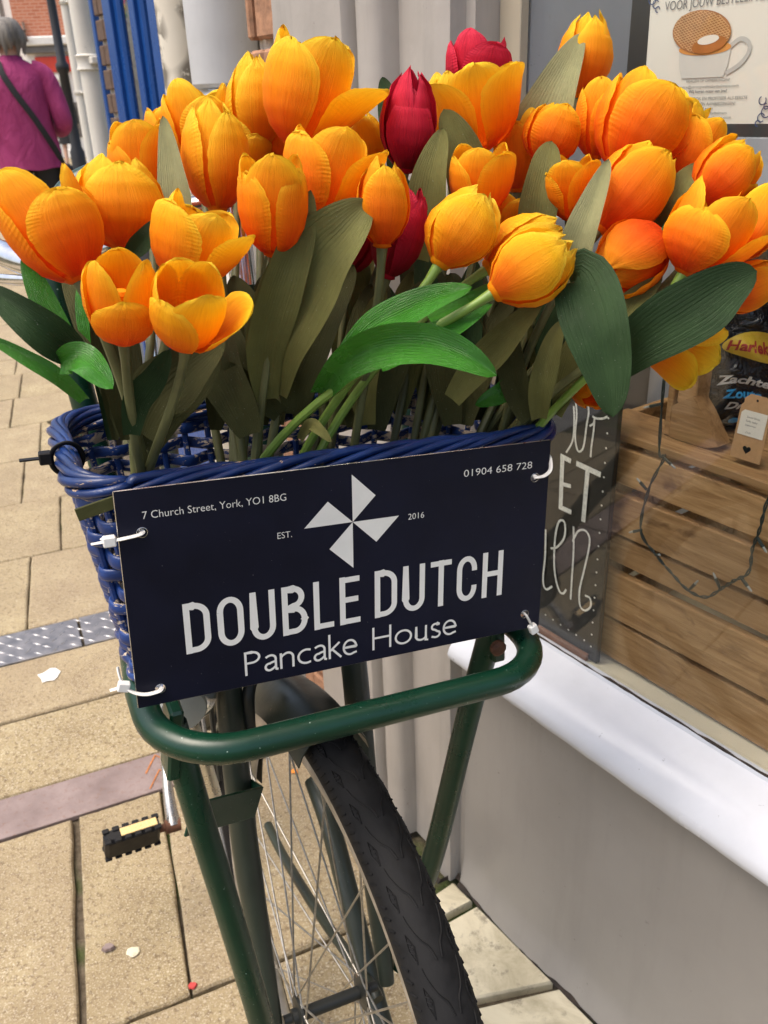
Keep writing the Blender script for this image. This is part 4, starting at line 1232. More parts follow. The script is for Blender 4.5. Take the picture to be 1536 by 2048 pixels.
MB().tube(catmull([bk(-.70, 0, .93), bk(-.78, 0, .955), bk(-.92, 0, .965)], 6), [.03, .03, .035, .04, .045, .05, .055, .06, .066, .072, .076, .078, .06], 14, flat=.35, ref=BR).build('saddle', M['black_plastic'], bike, smooth=True)
MB().tube([bk(-.72, 0, .80), bk(-.755, 0, .95)], .0125, 12).build('seat_post', M['chrome'], bike, smooth=True)

# ================================================================== THE BASKET
bas = thing('wicker_basket', bk(-.05, 0, .762), 'worn blue painted wicker basket sitting on the bicycle rack', 'basket')
Z0, Z1 = .765, .917
def half(u):                                             # taper: half width, front, back, corner radius at height u
    k = (u - Z0) / (Z1 - Z0)
    return .1545 + .0265 * k, .0165 + .002 * k, -.116 - .018 * k, .026 + .006 * k
def perim(u, n, off=0.0):
    hw, fr, bk_, r = half(u)
    hw += off; fr += off; bk_ -= off
    segs = []
    segs += [(x, fr) for x in [(-hw + r) + (2 * hw - 2 * r) * i / 40 for i in range(41)]]
    segs += arc(hw - r, fr - r, r, pi / 2, 0, 10)[1:]
    segs += [(hw, y) for y in [(fr - r) - (fr - bk_ - 2 * r) * i / 20 for i in range(1, 21)]]
    segs += arc(hw - r, bk_ + r, r, 0, -pi / 2, 10)[1:]
    segs += [(x, bk_) for x in [(hw - r) - (2 * hw - 2 * r) * i / 40 for i in range(1, 41)]]
    segs += arc(-hw + r, bk_ + r, r, -pi / 2, -pi, 10)[1:]
    segs += [(-hw, y) for y in [(bk_ + r) + (fr - bk_ - 2 * r) * i / 20 for i in range(1, 21)]]
    segs += arc(-hw + r, fr - r, r, pi, pi / 2, 10)[1:-1]
    L = [0.0]
    for i in range(len(segs)):
        a, b_ = segs[i], segs[(i + 1) % len(segs)]
        L.append(L[-1] + sqrt((a[0] - b_[0]) ** 2 + (a[1] - b_[1]) ** 2))
    out = []; j = 0
    for i in range(n):
        t = L[-1] * i / n
        while L[j + 1] < t: j += 1
        a, b_ = segs[j], segs[(j + 1) % len(segs)]
        q = (t - L[j]) / max(1e-9, L[j + 1] - L[j])
        out.append((a[0] + (b_[0] - a[0]) * q, a[1] + (b_[1] - a[1]) * q))
    return out
NST, SUB = 50, 8
def outward(pts, i):
    a, b_ = pts[i - 1], pts[(i + 1) % len(pts)]
    t = V((b_[0] - a[0], b_[1] - a[1], 0)).normalized()
    return V((-t.y, t.x, 0))
def out3(o): return BR * o.x + BF * o.y
rnd = random.Random(12)
# upright stakes
ring_pts = {}
for k in range(NST):
    pts = []
    for q in range(7):
        u = Z0 - .003 + (Z1 - Z0 + .004) * q / 6
        x, y = perim(u, NST)[k]
        pts.append(bk(y, x, u))
    MB().tube(pts, .0027, 8).build('stake', M['wicker'], bas, smooth=True)
# flat cane weavers, over and under
NROW = 11
for r in range(NROW):
    u = Z0 + .008 + (Z1 - Z0 - .018) * r / (NROW - 1)
    pts = perim(u, NST * SUB)
    b = MB(); n = len(pts)
    ph = (r % 2) * pi
    hh = .0050 * rnd.uniform(.88, 1.08)
    for i in range(n):
        o = outward(pts, i)
        amp = .0038 * cos(pi * i / SUB + ph)
        x, y = pts[i]
        c = bk(y, x, u + .0006 * sin(i * .31 + r)) + out3(o) * amp
        for j in range(10):
            a = 2 * pi * j / 10
            b.v.append(c + out3(o) * (cos(a) * .0019) + BU * (sin(a) * hh * (abs(sin(a)) ** -.25 if abs(sin(a)) > .01 else 1)))
            b.uv.append((1.0 if cos(a) < -.1 else 0.001, 0.5))
    b.f = [(i * 10 + j, i * 10 + (j + 1) % 10, ((i + 1) % n) * 10 + (j + 1) % 10, ((i + 1) % n) * 10 + j) for i in range(n) for j in range(10)]
    b.build('weaver', M['wicker'], bas, smooth='all')
# twisted rod borders at foot and rim
def border(u, rad, strands, sr, turns, name, mat, off=0.0, sq=1.0, n=420):
    pts = perim(u, n, off)
    for k in range(strands):
        path = []
        for i in range(n):
            o = outward(pts, i)
            a = 2 * pi * (turns * i / n + k / strands) + .25 * sin(i * .05 + k)
            x, y = pts[i]
            rr = rad * (1 + .12 * sin(i * .09 + 2.1 * k))
            path.append(bk(y, x, u) + out3(o) * (cos(a) * rr * sq) + BU * (sin(a) * rr))
        MB().tube(path, sr * (1 + .1 * ((k % 3) - 1)), 8, closed=True).build(name, mat, bas, smooth='all')
border(Z0 + .001, .0042, 3, .0036, 9, 'foot_strand', M['wicker'])
border(Z1 + .0040, .0072, 8, .0031, 4.6, 'rim_strand', M['wicker_rim'], .001, .75)
# woven floor slats
for i in range(12):
    f = .012 - .0108 * i
    MB().box(bk(f, 0, Z0 + .004), (BR, BF, BU), (.135, .0048, .0016), .0008).build('floor_slat', M['wicker'], bas)
# black cable tie on the left rim
bt = thing('cable_tie', bk(-.045, -.178, .93), 'black cable tie round the left rim of the basket', 'cable tie')
x, y = -.1820, -.052
loopc = bk(y, x, Z1 + .0035)
MB().tube([loopc + BR * (cos(a) * .0104) + BU * (sin(a) * .0126) + BF * (.004 * sin(a)) for a in [2 * pi * i / 28 for i in range(28)]], .0023, 8, closed=True, flat=.5).build('strap', M['black_plastic'], bt, smooth='all')
hd = loopc - BR * .0138 + BU * .002
MB().box(hd, (BR, BF, BU), (.0042, .0036, .0044), .0008).build('head', M['black_plastic'], bt)
MB().box(hd - BR * .010 , (BR, BF, BU), (.0068, .0022, .0006), .0002).build('tail', M['black_plastic'], bt)

# ================================================================== THE SIGN
sg_ = thing('sign_plate', sp(0, -SH / 2), 'navy rectangular sign with a white pinwheel tied to the basket', 'sign')
HOLES = [(-.1429, .0488), (-.1418, -.0657), (.1456, .0499), (.1437, -.0643)]
# plate with four drilled holes
bm = bmesh.new()
edges = []
def loop_edges(pts):
    vs = [bm.verts.new((x, y, 0)) for x, y in pts]
    return [bm.edges.new((vs[i], vs[(i + 1) % len(vs)])) for i in range(len(vs))]
es = loop_edges([(-SW / 2, -SH / 2), (SW / 2, -SH / 2), (SW / 2, SH / 2), (-SW / 2, SH / 2)])
for hx, hz in HOLES: es += loop_edges([(hx + .0032 * cos(2 * pi * i / 20), hz + .0032 * sin(2 * pi * i / 20)) for i in range(20)])
bmesh.ops.triangle_fill(bm, use_beauty=True, use_dissolve=False, edges=es)
fcs = [f for f in bm.faces if all((f.calc_center_median() - V((hx, hz, 0))).length > .0031 for hx, hz in HOLES)]
bad = [f for f in bm.faces if f not in fcs]
bmesh.ops.delete(bm, geom=bad, context='FACES_ONLY')
ext = bmesh.ops.extrude_face_region(bm, geom=list(bm.faces))
for v in [g for g in ext['geom'] if isinstance(g, bmesh.types.BMVert)]: v.co.z -= .0022
bmesh.ops.recalc_face_normals(bm, faces=list(bm.faces))
bm.verts.index_update()
b = MB(); b.add([sp(v.co.x, v.co.y, v.co.z) for v in bm.verts], [tuple(v.index for v in f.verts) for f in bm.faces]); bm.free()
b.build('plate', M['sign'], sg_)
b = MB()
for (x0, y0, x1, y1) in ((-SW / 2, SH / 2, SW / 2, SH / 2), (-SW / 2, -SH / 2, SW / 2, -SH / 2), (-SW / 2, -SH / 2, -SW / 2, SH / 2), (SW / 2, -SH / 2, SW / 2, SH / 2)):
    b.tube([sp(x0, y0, -.0009), sp(x1, y1, -.0009)], .0005, 5)
b.build('bare_edge', M['alloy'], sg_)
_lift = [0.0003]
def prt(x, z, d=0):
    return sp(x, z, _lift[0] + d)
def flat_poly(polys, name):
    b = MB()
    for p in polys: b.sheet(p, lambda x, z, d: prt(x, z), 0)
    return b.build(name, M['print'], sg_, recalc=False)
C0 = (-.0008, .0354)
for p in ([(-.0010, .0702), (.0165, .0529)], [(.0343, .0352), (.0169, .0178)], [(-.0008, .0005), (-.0184, .0176)], [(-.0361, .0356), (-.0187, .0529)]):
    flat_poly([[C0] + p], 'pinwheel_sail')
# lettering drawn as strokes of even weight
def A_(cx, cy, rx, ry, a0, a1, n=12): return [(cx + rx * cos(radians(a0 + (a1 - a0) * i / n)), cy + ry * sin(radians(a0 + (a1 - a0) * i / n))) for i in range(n + 1)]
h = .065                                                  # half the stroke in letter units
CAPS = {
 'D': (.50, [[(h, 0), (h, 1)], [(h, 1 - h), (.2, 1 - h)] + A_(.2, .72, .5 - h - .2 + h * 0, .28 - h, 90, 0) + A_(.2, .28, .3 - h, .28 - h, 0, -90) + [(h, h)]]),
 'O': (.52, [A_(.26, .70, .26 - h, .30 - h, 180, 0, 16) + A_(.26, .30, .26 - h, .30 - h, 0, -180, 16) + [(h, .70)]]),
 'U': (.50, [[(h, 1), (h, .28)] + A_(.25, .28, .25 - h, .28 - h, 180, 360, 16) + [(.5 - h, 1)]]),
 'B': (.52, [[(h, 0), (h, 1)], [(h, 1 - h), (.24, 1 - h)] + A_(.24, .765, .23 - h, .235 - h, 90, -90) + [(h, .53 + .0)], [(h, .531), (.25, .531)] + A_(.25, .298, .27 - h, .233, 90, 0) + A_(.25, .298, .27 - h, .298 - h, 0, -90) + [(h, h)]]),
 'L': (.42, [[(h, 1), (h, 0)], [(h, h), (.42, h)]]),
 'E': (.44, [[(h, 0), (h, 1)], [(h, 1 - h), (.43, 1 - h)], [(h, .52), (.40, .52)], [(h, h), (.44, h)]]),
 'T': (.48, [[(0, 1 - h), (.48, 1 - h)], [(.24, 1), (.24, 0)]]),
 'C': (.48, [[(.48 - h, .66)] + A_(.24, .70, .24 - h, .30 - h, 0, 180, 16) + A_(.24, .30, .24 - h, .30 - h, 180, 360, 16) + [(.48 - h, .34)]]),
 'H': (.50, [[(h, 0), (h, 1)], [(.5 - h, 0), (.5 - h, 1)], [(h, .52), (.5 - h, .52)]])}
q = .045
LOW = {
 'P': (.52, [[(q, 0), (q, 1)], [(q, 1 - q), (.24, 1 - q)] + A_(.24, .735, .28 - q, .265 - q, 90, -90) + [(q, .47 + q)]], .08),
 'a': (.46, [[(.07, .60), (.16, .655)] + A_(.24, .50, .16 - q * .3, .17, 100, 0, 8) + [(.385, .12), (.40, .05), (.46, .03)], [(.385, .40), (.24, .36)] + A_(.18, .19, .17 - q, .19 - q, 80, 290, 14) + [(.30, .10), (.385, .19)]], .05),
 'n': (.48, [[(q, 0), (q, .67)], [(q, .48), (.10, .57)] + A_(.265, .45, .17, .20, 130, 0, 10) + [(.435, 0)]], .08),
 'c': (.46, [[(.45, .60)] + A_(.31, .335, .31 - q, .335 - q, 65, 295, 18) + [(.45, .07)]], .06),
 'k': (.44, [[(q, 0), (q, 1.06)], [(.38, .67), (q, .33)], [(.13, .41), (.43, 0)]], .03),
 'e': (.52, [[(q, .36), (.47, .36)] + A_(.26, .36, .21, .30, 0, 180, 14) + A_(.27, .34, .22, .30, 180, 300, 12) + [(.49, .11)]], .06),
 'H': (.66, [[(q, 0), (q, 1)], [(.66 - q, 0), (.66 - q, 1)], [(q, .52), (.66 - q, .52)]], .10),
 'o': (.62, [A_(.31, .335, .31 - q, .335 - q, 90, 450, 28)], .09),
 'u': (.48, [[(q, .67), (q, .20)] + A_(.215, .20, .17, .16, 180, 360, 10) + [(.385, .67)], [(.385, .25), (.385, .0), (.47, .0)]], .07),
 's': (.36, [[(.32, .60), (.22, .64)] + A_(.17, .50, .125, .14, 60, 220, 8) + [(.17, .36), (.25, .28)] + A_(.19, .175, .14, .145, 40, -100, 10) + [(.04, .08)]], .06)}
def set_word(word, table, x0, x1, z0, cap, sw, gap):
    tot = 0
    for ch in word: tot += table[ch][0] + (table[ch][2] if len(table[ch]) > 2 else gap)
    tot -= (table[word[-1]][2] if len(table[word[-1]]) > 2 else gap)
    kx = (x1 - x0) / tot
    x = x0
    for ch in word:
        wd = table[ch][0]
        b = MB()
        for i, st in enumerate(table[ch][1]):
            ribbon(b, [(x + px_ * kx, z0 + pz * cap) for px_, pz in st], sw, lambda X, Z, d: sp(X, Z, d), .00025 + .00006 * i)
        b.build('letter', M['print'], sg_, recalc=False)
        x += (wd + (table[ch][2] if len(table[ch]) > 2 else gap)) * kx
set_word('DOUBLE', CAPS, -.1225, .0040, -.0435, .0378, .0043, .125)
set_word('DUTCH', CAPS, .0152, .1217, -.0430, .0378, .0043, .125)
set_word('Pancake', LOW, -.0834, .0015, -.0693, .0188, .0017, .06)
set_word('House', LOW, .0130, .0832, -.0693, .0188, .0017, .06)
for s_, x0, x1, z0, cap in (('7 Church Street, York, YO1 8BG', -.1417, -.0478, .0577, .0054), ('01904 658 728', .0853, .1423, .0577, .0057), ('EST.', -.0551, -.0449, .0309, .0048), ('2016', .0415, .0541, .0309, .0048)):
    text_on(lambda x, z: sp(x, z, .0003), s_, x0, x1, z0, cap, 'lettering', M['print'], sg_, -.006)
# white cable ties through the holes
def tie(label, pts, headat, loc, tail=None):
    t = thing('cable_tie', loc, label, 'cable tie', 'white cable ties on the sign')
    MB().tube(catmull(pts, 8), .0021, 8, flat=.45, ref=SN).build('strap', M['tie_white'], t, smooth=True)
    if headat:
        c, d = headat
        d = d.normalized(); e = SN.cross(d).normalized()
        MB().box(c, (d, e, SN), (.0040, .0034, .0028), .0008).build('head', M['tie_white'], t)
        if tail: MB().tube([c, c + tail * .6, c + tail], [.0019, .0018, .0016], 6, flat=.4, ref=SN).build('tail', M['tie_white'], t, smooth=True)
    MB().add([sp(*loc_h, .0004) for loc_h in []], [])
    return t
hx, hz = HOLES[0]
tie('white cable tie in the upper left hole under the address', [sp(hx, hz, -.004), sp(hx - .001, hz - .0002, .0020), sp(hx - .010, hz - .0010, .0035), sp(hx - .0195, hz - .0018, .0022), sp(hx - .024, hz - .002, -.004)], (sp(hx - .0205, hz - .0017, .0030), SX), sp(hx, hz), -SX * .011 + SN * .001)
hx, hz = HOLES[1]
tie('white cable tie in the lower left corner hole', [sp(hx, hz, -.004), sp(hx - .001, hz - .0003, .0022), sp(hx - .011, hz + .0000, .0035), sp(hx - .020, hz + .0035, .001), sp(hx - .0245, hz + .009, -.006), sp(hx - .0255, hz + .017, -.010)], (sp(hx - .0235, hz + .0065, -.001), SX - SZ * .3), sp(hx, hz), -SX * .009 - SZ * .001)
hx, hz = HOLES[2]
tie('white cable tie looping from the upper right hole by the phone number', [sp(hx, hz, -.003), sp(hx - .0005, hz + .0010, .0025), sp(hx + .005, hz + .0020, .0045), sp(hx + .0105, hz + .0060, .004), sp(hx + .0130, hz + .0125, -.001), sp(hx + .0135, hz + .0145, -.006)], None, sp(hx, hz))
hx, hz = HOLES[3]
tie('white cable tie hanging from the lower right hole', [sp(hx, hz, -.003), sp(hx, hz, .0025), sp(hx + .0035, hz - .0065, .0035), sp(hx + .0070, hz - .0120, .002), sp(hx + .009, hz - .0150, -.004)], (sp(hx + .0070, hz - .0130, .0030), SX * .45 - SZ), sp(hx, hz), None)
for hx, hz in HOLES:
    MB().tube([sp(hx + .0034 * cos(2 * pi * i / 20), hz + .0034 * sin(2 * pi * i / 20), .0001) for i in range(20)], .00022, 5, closed=True).build('hole_edge', M['alloy'], sg_)
# dark strap end tucked beside the sign
stp = MB(); c = sp(-.1685, .0665, -.006)
stp.box(c, ((SX * .93 + SZ * .22).normalized(), (SZ * .93 - SX * .22).normalized(), SN), (.012, .0042, .0010), .0004)
stp.build('strap_end', M['leaf_shade'], bas)

# ================================================================== THE TULIPS
PROFILE = {
 'closed': [(0, .10), (.06, .38), (.18, .70), (.36, .95), (.52, 1.0), (.70, .90), (.86, .68), (1, .34)],
 'egg':    [(0, .10), (.06, .42), (.18, .75), (.36, .97), (.52, 1.0), (.74, .90), (.88, .74), (1, .50)],
 'open':   [(0, .10), (.06, .40), (.18, .70), (.36, .91), (.55, 1.0), (.75, 1.0), (.9, .94), (1, .84)],
 'wide':   [(0, .10), (.08, .48), (.2, .76), (.38, .93), (.58, 1.0), (.78, 1.04), (1, 1.10)]}
BUNCH = [(-.030, -.135, .80), (-.030, -.062, .80), (-.045, .004, .80), (-.045, .070, .80), (-.035, .128, .80)]
TUL = {}
def petal(rng, base, A, X, Y, L, R, prof, phi, half, scale, tiltk, outer, flop=0.0):
    NU, NV = 14, 24
    b = MB()
    tab = PROFILE[prof]
    ej = [rng.uniform(-.018, .018) for _ in range(NV + 2)]
    ej2 = [rng.uniform(-.018, .018) for _ in range(NV + 2)]
    notch = rng.uniform(-.02, .05)
    curl = rng.uniform(-.05, .10) if outer else rng.uniform(-.08, .02)
    lenk = scale
    sway = rng.uniform(-.12, .12)
    frq = rng.uniform(7, 12)
    def fn(u, v):
        uu = u * 2 - 1
        t = 1 - (1 - v) ** 1.45
        if t > .46: wd = max(0.0, 1 - ((t - .46) / .54) ** 2.5) ** .47
        else: wd = .84 + .16 * sin(pi / 2 * t / .46)
        j = int(round(v * NV))
        wd *= 1 + (ej[j] if uu < 0 else ej2[j]) * abs(uu) ** 3 * (1 if t > .25 else 0)
        tt = t - (notch * (1 - abs(uu)) ** 2 * max(0, t - .8) * 3 if notch > 0 else 0)
        ang = phi + uu * half * wd + sway * t * t
        r = R * lerp_tab(tab, tt) * (1.045 if outer else .95)
        r *= 1 + curl * uu * uu * t
        r += L * tiltk * t ** 1.6
        if flop: r += L * flop * t * t
        # shallow crease down the petal's middle
        r *= 1 - .035 * max(0, 1 - abs(uu) * 4) * sin(pi * min(1, t)) 
        z = L * lenk * tt * (1 - .30 * flop * t)
        if t > .8: z += L * .016 * (sin(uu * frq + phi * 5) + .6 * sin(uu * frq * 2.3)) * (t - .8) / .2
        return base + A * z + (X * cos(ang) + Y * sin(ang)) * r
    b.grid(NU, NV, fn)
    return b
def tulip(key, bx, by, tx, ty_, wpx, d, dd, prof, mat, bunch, label, stem='stem_olive', phi0=None, flops=(), front=None):
    rng = random.Random(sum(ord(c) * (i + 3) for i, c in enumerate(key)))
    base, tip = at(bx, by, d), at(tx, ty_, d + dd)
    A = (tip - base); L = A.length; A.normalize()
    R = wpx * d / F_PX / 2 * .96
    # one petal looks at the viewer unless told otherwise
    vw = (CAM - base); X = (vw - A * vw.dot(A)).normalized(); Y = A.cross(X)
    bf, br, bu = BUNCH[bunch]
    root = bk(bf + rng.uniform(-.018, .018), br + rng.uniform(-.022, .022), bu + rng.uniform(-.01, .02))
    grp = 'red tulips in the basket' if mat == 'petal_red' else 'orange and yellow tulips in the basket'
    t = thing('tulip', root, label, 'tulip', grp)
    TUL[key] = t
    ph = (rng.uniform(-.5, .5) if phi0 is None else phi0)
    lean = {'closed': -.01, 'egg': 0.0, 'open': .03, 'wide': .06}[prof]
    for k in range(3):
        fl = flops[k] if k < len(flops) else 0
        p = petal(rng, base, A, X, Y, L, R, prof, ph + pi / 3 + 2 * pi * k / 3, radians(60), rng.uniform(.95, 1.04), lean + rng.uniform(-.05, .02), False)
        p.build('petal', M[mat], t, smooth='all', recalc=False)
        p = petal(rng, base, A, X, Y, L, R, prof, ph + 2 * pi * k / 3, radians(56), front if (front and k == 0) else rng.uniform(.88, 1.02) if prof in ('closed', 'egg') else rng.uniform(.80, .97), lean + rng.uniform(-.03, .06), True, fl)
        p.build('petal', M[mat], t, smooth='all', recalc=False)
    MB().lathe(base - A * .001, A, [(0, .0030), (.0015, .0065), (.004, R * .34), (.0065, R * .42)], 14, caps=False).build('cup', M[mat], t, smooth='all', recalc=False)
    if prof in ('open', 'wide'):
        MB().lathe(base, A, [(.004, .0022), (L * .55, .0024), (L * .58, .0042), (L * .62, .0032), (L * .63, .0008)], 10).build('pistil', M['petal_yellow'], t, smooth=True)
    hgt = (base - root).length
    sd = rng.uniform(-.012, .012)
    pts = bez(base + A * .002, base - A * min(.07, hgt * .35), root + BU * hgt * .38 + (base - root) * .10 + BR * sd, root, 16)
    n = len(pts)
    MB().tube(pts, [.0030 + .0006 * i / n + (.0012 if i == 0 else 0) for i in range(n)], 9).build('stem', M[stem], t, smooth=True)
    return t
O, Gd, Yl, Dp, Rd = 'petal_orange', 'petal_gold', 'petal_yellow', 'petal_deep', 'petal_red'
SB, SO = 'stem_bright', 'stem_olive'
#      key  base      tip      width depth dd   profile colour bunch
tulip('a1', 158, 562, 52, 352, 178, .520, -.012, 'open', O, 0, 'large orange tulip leaning out at the far left edge', SO, .45, (), .70)
tulip('a2', 246, 500, 232, 318, 184, .560, -.015, 'egg', Gd, 0, 'plump closed orange tulip with a dark leaf against its base', SO, .2)
tulip('a3', 300, 425, 272, 246, 128, .640, -.020, 'open', O, 0, 'orange tulip mostly hidden behind the plump one and a grey-green leaf', SO, .9)
tulip('a4', 182, 470, 150, 366, 84, .660, -.015, 'egg', O, 0, 'sliver of orange tulip between the two leftmost heads', SO)
tulip('a5', 362, 572, 412, 408, 162, .545, -.016, 'open', Gd, 0, 'frilly orange tulip open towards the right above two low heads', SO, 1.35, (.22, 0, 0))
tulip('a6', 249, 686, 238, 512, 142, .500, -.030, 'open', O, 0, 'low orange tulip cup open to the front, the left one of two', SO, .0, (), .62)
tulip('a7', 372, 692, 386, 552, 146, .495, -.036, 'open', Gd, 0, 'low orange tulip cup with one petal flopped to the right', SO, 1.45, (.30, 0, 0))
tulip('b1', 404, 335, 392, 166, 128, .700, -.022, 'open', Gd, 1, 'orange tulip at the back left below the cream pipe', SO, .4)
tulip('b2', 436, 424, 428, 212, 132, .620, -.020, 'egg', Gd, 1, 'tall orange tulip with a ribbed yellow petal, right of the grey-green leaf', SO, .75)
tulip('b3', 515, 305, 505, 108, 118, .680, -.022, 'closed', Yl, 1, 'slim yellow tulip left of the tallest orange head', SO, .3)
tulip('b4', 590, 298, 640, 74, 172, .640, -.024, 'open', Gd, 1, 'tallest orange tulip in the left half, before the pale pilaster', SO, 1.35, (.34, 0, 0))
tulip('b5', 548, 512, 545, 306, 136, .555, -.026, 'open', O, 1, 'upright orange tulip with a red gap between its front petals', SO, 1.05)
tulip('b6', 630, 462, 668, 258, 156, .600, -.020, 'open', O, 1, 'broad orange tulip right of the upright split one', SO, 1.3, (.18, 0, 0))
tulip('b7', 740, 338, 722, 230, 84, .690, -.016, 'egg', Yl, 2, 'small yellow tulip left of the dark red bud', SO)
tulip('b8', 764, 494, 770, 322, 104, .580, -.020, 'egg', O, 2, 'smooth orange tulip left of the lower red one', SO, .1)
tulip('r1', 808, 346, 826, 136, 112, .660, -.024, 'closed', Rd, 2, 'dark red tulip bud standing in the middle of the bunch', SO, .15, (), .80)
tulip('r2', 945, 215, 962, 70, 120, .750, -.018, 'open', Rd, 3, 'red tulip at the top behind a yellow-orange head', SO, .5)
tulip('r3', 772, 556, 822, 374, 104, .625, -.018, 'egg', Rd, 2, 'red tulip low in the middle, its pointed petal hanging', SO, 1.0)
tulip('r4', 684, 545, 745, 430, 86, .655, -.012, 'egg', Rd, 2, 'red tulip almost hidden behind the big olive leaf', SO)
tulip('c1', 968, 302, 944, 138, 158, .690, -.024, 'wide', Gd, 3, 'wide yellow-orange tulip in front of the top red one', SO, 1.05)
tulip('c2', 1034, 384, 1036, 218, 88, .720, -.018, 'open', O, 3, 'orange tulip side peeping out beside the wide yellow-orange one', SO)
tulip('c3', 958, 432, 964, 292, 122, .650, -.026, 'open', O, 3, 'orange tulip cup with frilled rim above the yellow buds', SO, .9)
tulip('c4', 876, 532, 966, 384, 142, .580, -.006, 'closed', Yl, 1, 'closed yellow tulip leaning right, left of the yellow pair', SB, .2)
tulip('c5', 972, 540, 1120, 446, 126, .610, -.004, 'closed', Yl, 1, 'pale yellow tulip tucked behind the front yellow bud', SB, .5)
tulip('c6', 984, 588, 1140, 486, 148, .555, -.006, 'closed', Yl, 1, 'front yellow tulip bud with orange base pointing right', SB, -.1)
tulip('d1', 1158, 196, 1182, 24, 112, .735, -.020, 'closed', Gd, 4, 'yellow-orange tulip at the very top right behind an olive leaf', SO, .6)
tulip('d2', 1082, 328, 1124, 208, 112, .680, -.016, 'egg', O, 4, 'orange tulip right below the tall olive leaf', SO, .2)
tulip('d3', 1186, 318, 1216, 164, 104, .690, -.016, 'open', O, 4, 'orange tulip behind the big ribbed head on the right', SO, .6)
tulip('d4', 1228, 338, 1326, 176, 178, .640, -.012, 'open', O, 4, 'big broad orange tulip at the upper right below the poster', SO, .2)
tulip('d5', 1338, 372, 1412, 238, 112, .650, -.010, 'open', O, 4, 'orange tulip fanning out right of the big broad head', SO, -.3)
tulip('d6', 1196, 462, 1318, 304, 146, .610, -.008, 'egg', O, 4, 'long orange tulip beside the pale folded leaf on the right', SO, .3)
tulip('d7', 1140, 438, 1140, 314, 104, .660, -.024, 'open', O, 4, 'small frilled orange tulip cup left of the pale folded leaf', SO, .9)
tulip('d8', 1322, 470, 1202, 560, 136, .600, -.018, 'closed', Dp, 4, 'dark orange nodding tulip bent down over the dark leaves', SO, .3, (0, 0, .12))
tulip('d9', 1366, 548, 1462, 388, 162, .580, -.014, 'open', O, 4, 'open orange tulip at the right with a rounded front petal', SB, -.35, (0, .2, 0), .66)
tulip('e1', 1396, 404, 1502, 290, 122, .610, -.006, 'egg', O, 4, 'closed orange tulip with a red base near the right edge', SO, .2)
tulip('e2', 1468, 520, 1548, 372, 108, .600, -.006, 'egg', Gd, 4, 'yellow-orange tulip cut off by the right edge, upper one', SO, .1)
tulip('e3', 1432, 600, 1560, 545, 100, .585, .004, 'egg', O, 4, 'orange tulip pointing right behind the long dark leaf', SO, .4)
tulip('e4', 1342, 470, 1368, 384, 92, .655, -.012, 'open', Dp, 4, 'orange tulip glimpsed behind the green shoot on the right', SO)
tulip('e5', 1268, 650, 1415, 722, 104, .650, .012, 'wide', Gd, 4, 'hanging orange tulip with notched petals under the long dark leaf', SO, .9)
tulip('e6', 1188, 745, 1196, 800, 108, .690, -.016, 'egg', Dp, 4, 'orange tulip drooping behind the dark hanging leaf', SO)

tulip('f1', 478, 352, 486, 236, 112, .690, -.020, 'open', Gd, 1, 'golden tulip wedged behind the tall ribbed one on the left', SO, .5)
tulip('f2', 704, 428, 708, 296, 104, .650, -.018, 'egg', O, 2, 'orange tulip squeezed behind the smooth one left of the red', SO, .3)
tulip('f3', 900, 306, 884, 150, 92, .715, -.018, 'egg', Yl, 3, 'yellow tulip edge showing between the red bud and the wide cup', SO, .4)
tulip('f4', 1014, 486, 1022, 384, 78, .680, -.014, 'open', O, 3, 'little orange tulip between the frilled cup and the yellow pair', SO, .6)
tulip('f5', 1262, 432, 1300, 322, 100, .665, -.012, 'egg', O, 4, 'orange tulip squeezed between the big broad head and the long one', SO, .2)
tulip('f6', 344, 350, 346, 214, 104, .715, -.018, 'open', O, 1, 'orange tulip at the back behind the grey-green leaf', SO, .7)
tulip('f7', 556, 338, 566, 224, 104, .705, -.018, 'egg', O, 1, 'orange tulip filling the gap under the tallest head', SO, .1)
tulip('f8', 1290, 330, 1378, 196, 112, .680, -.010, 'open', Gd, 4, 'golden tulip directly behind the big broad head', SO, .5)
tulip('f9', 1412, 470, 1470, 356, 88, .625, -.008, 'egg', Dp, 4, 'dark orange tulip in the gap above the open right-hand one', SO, .3)

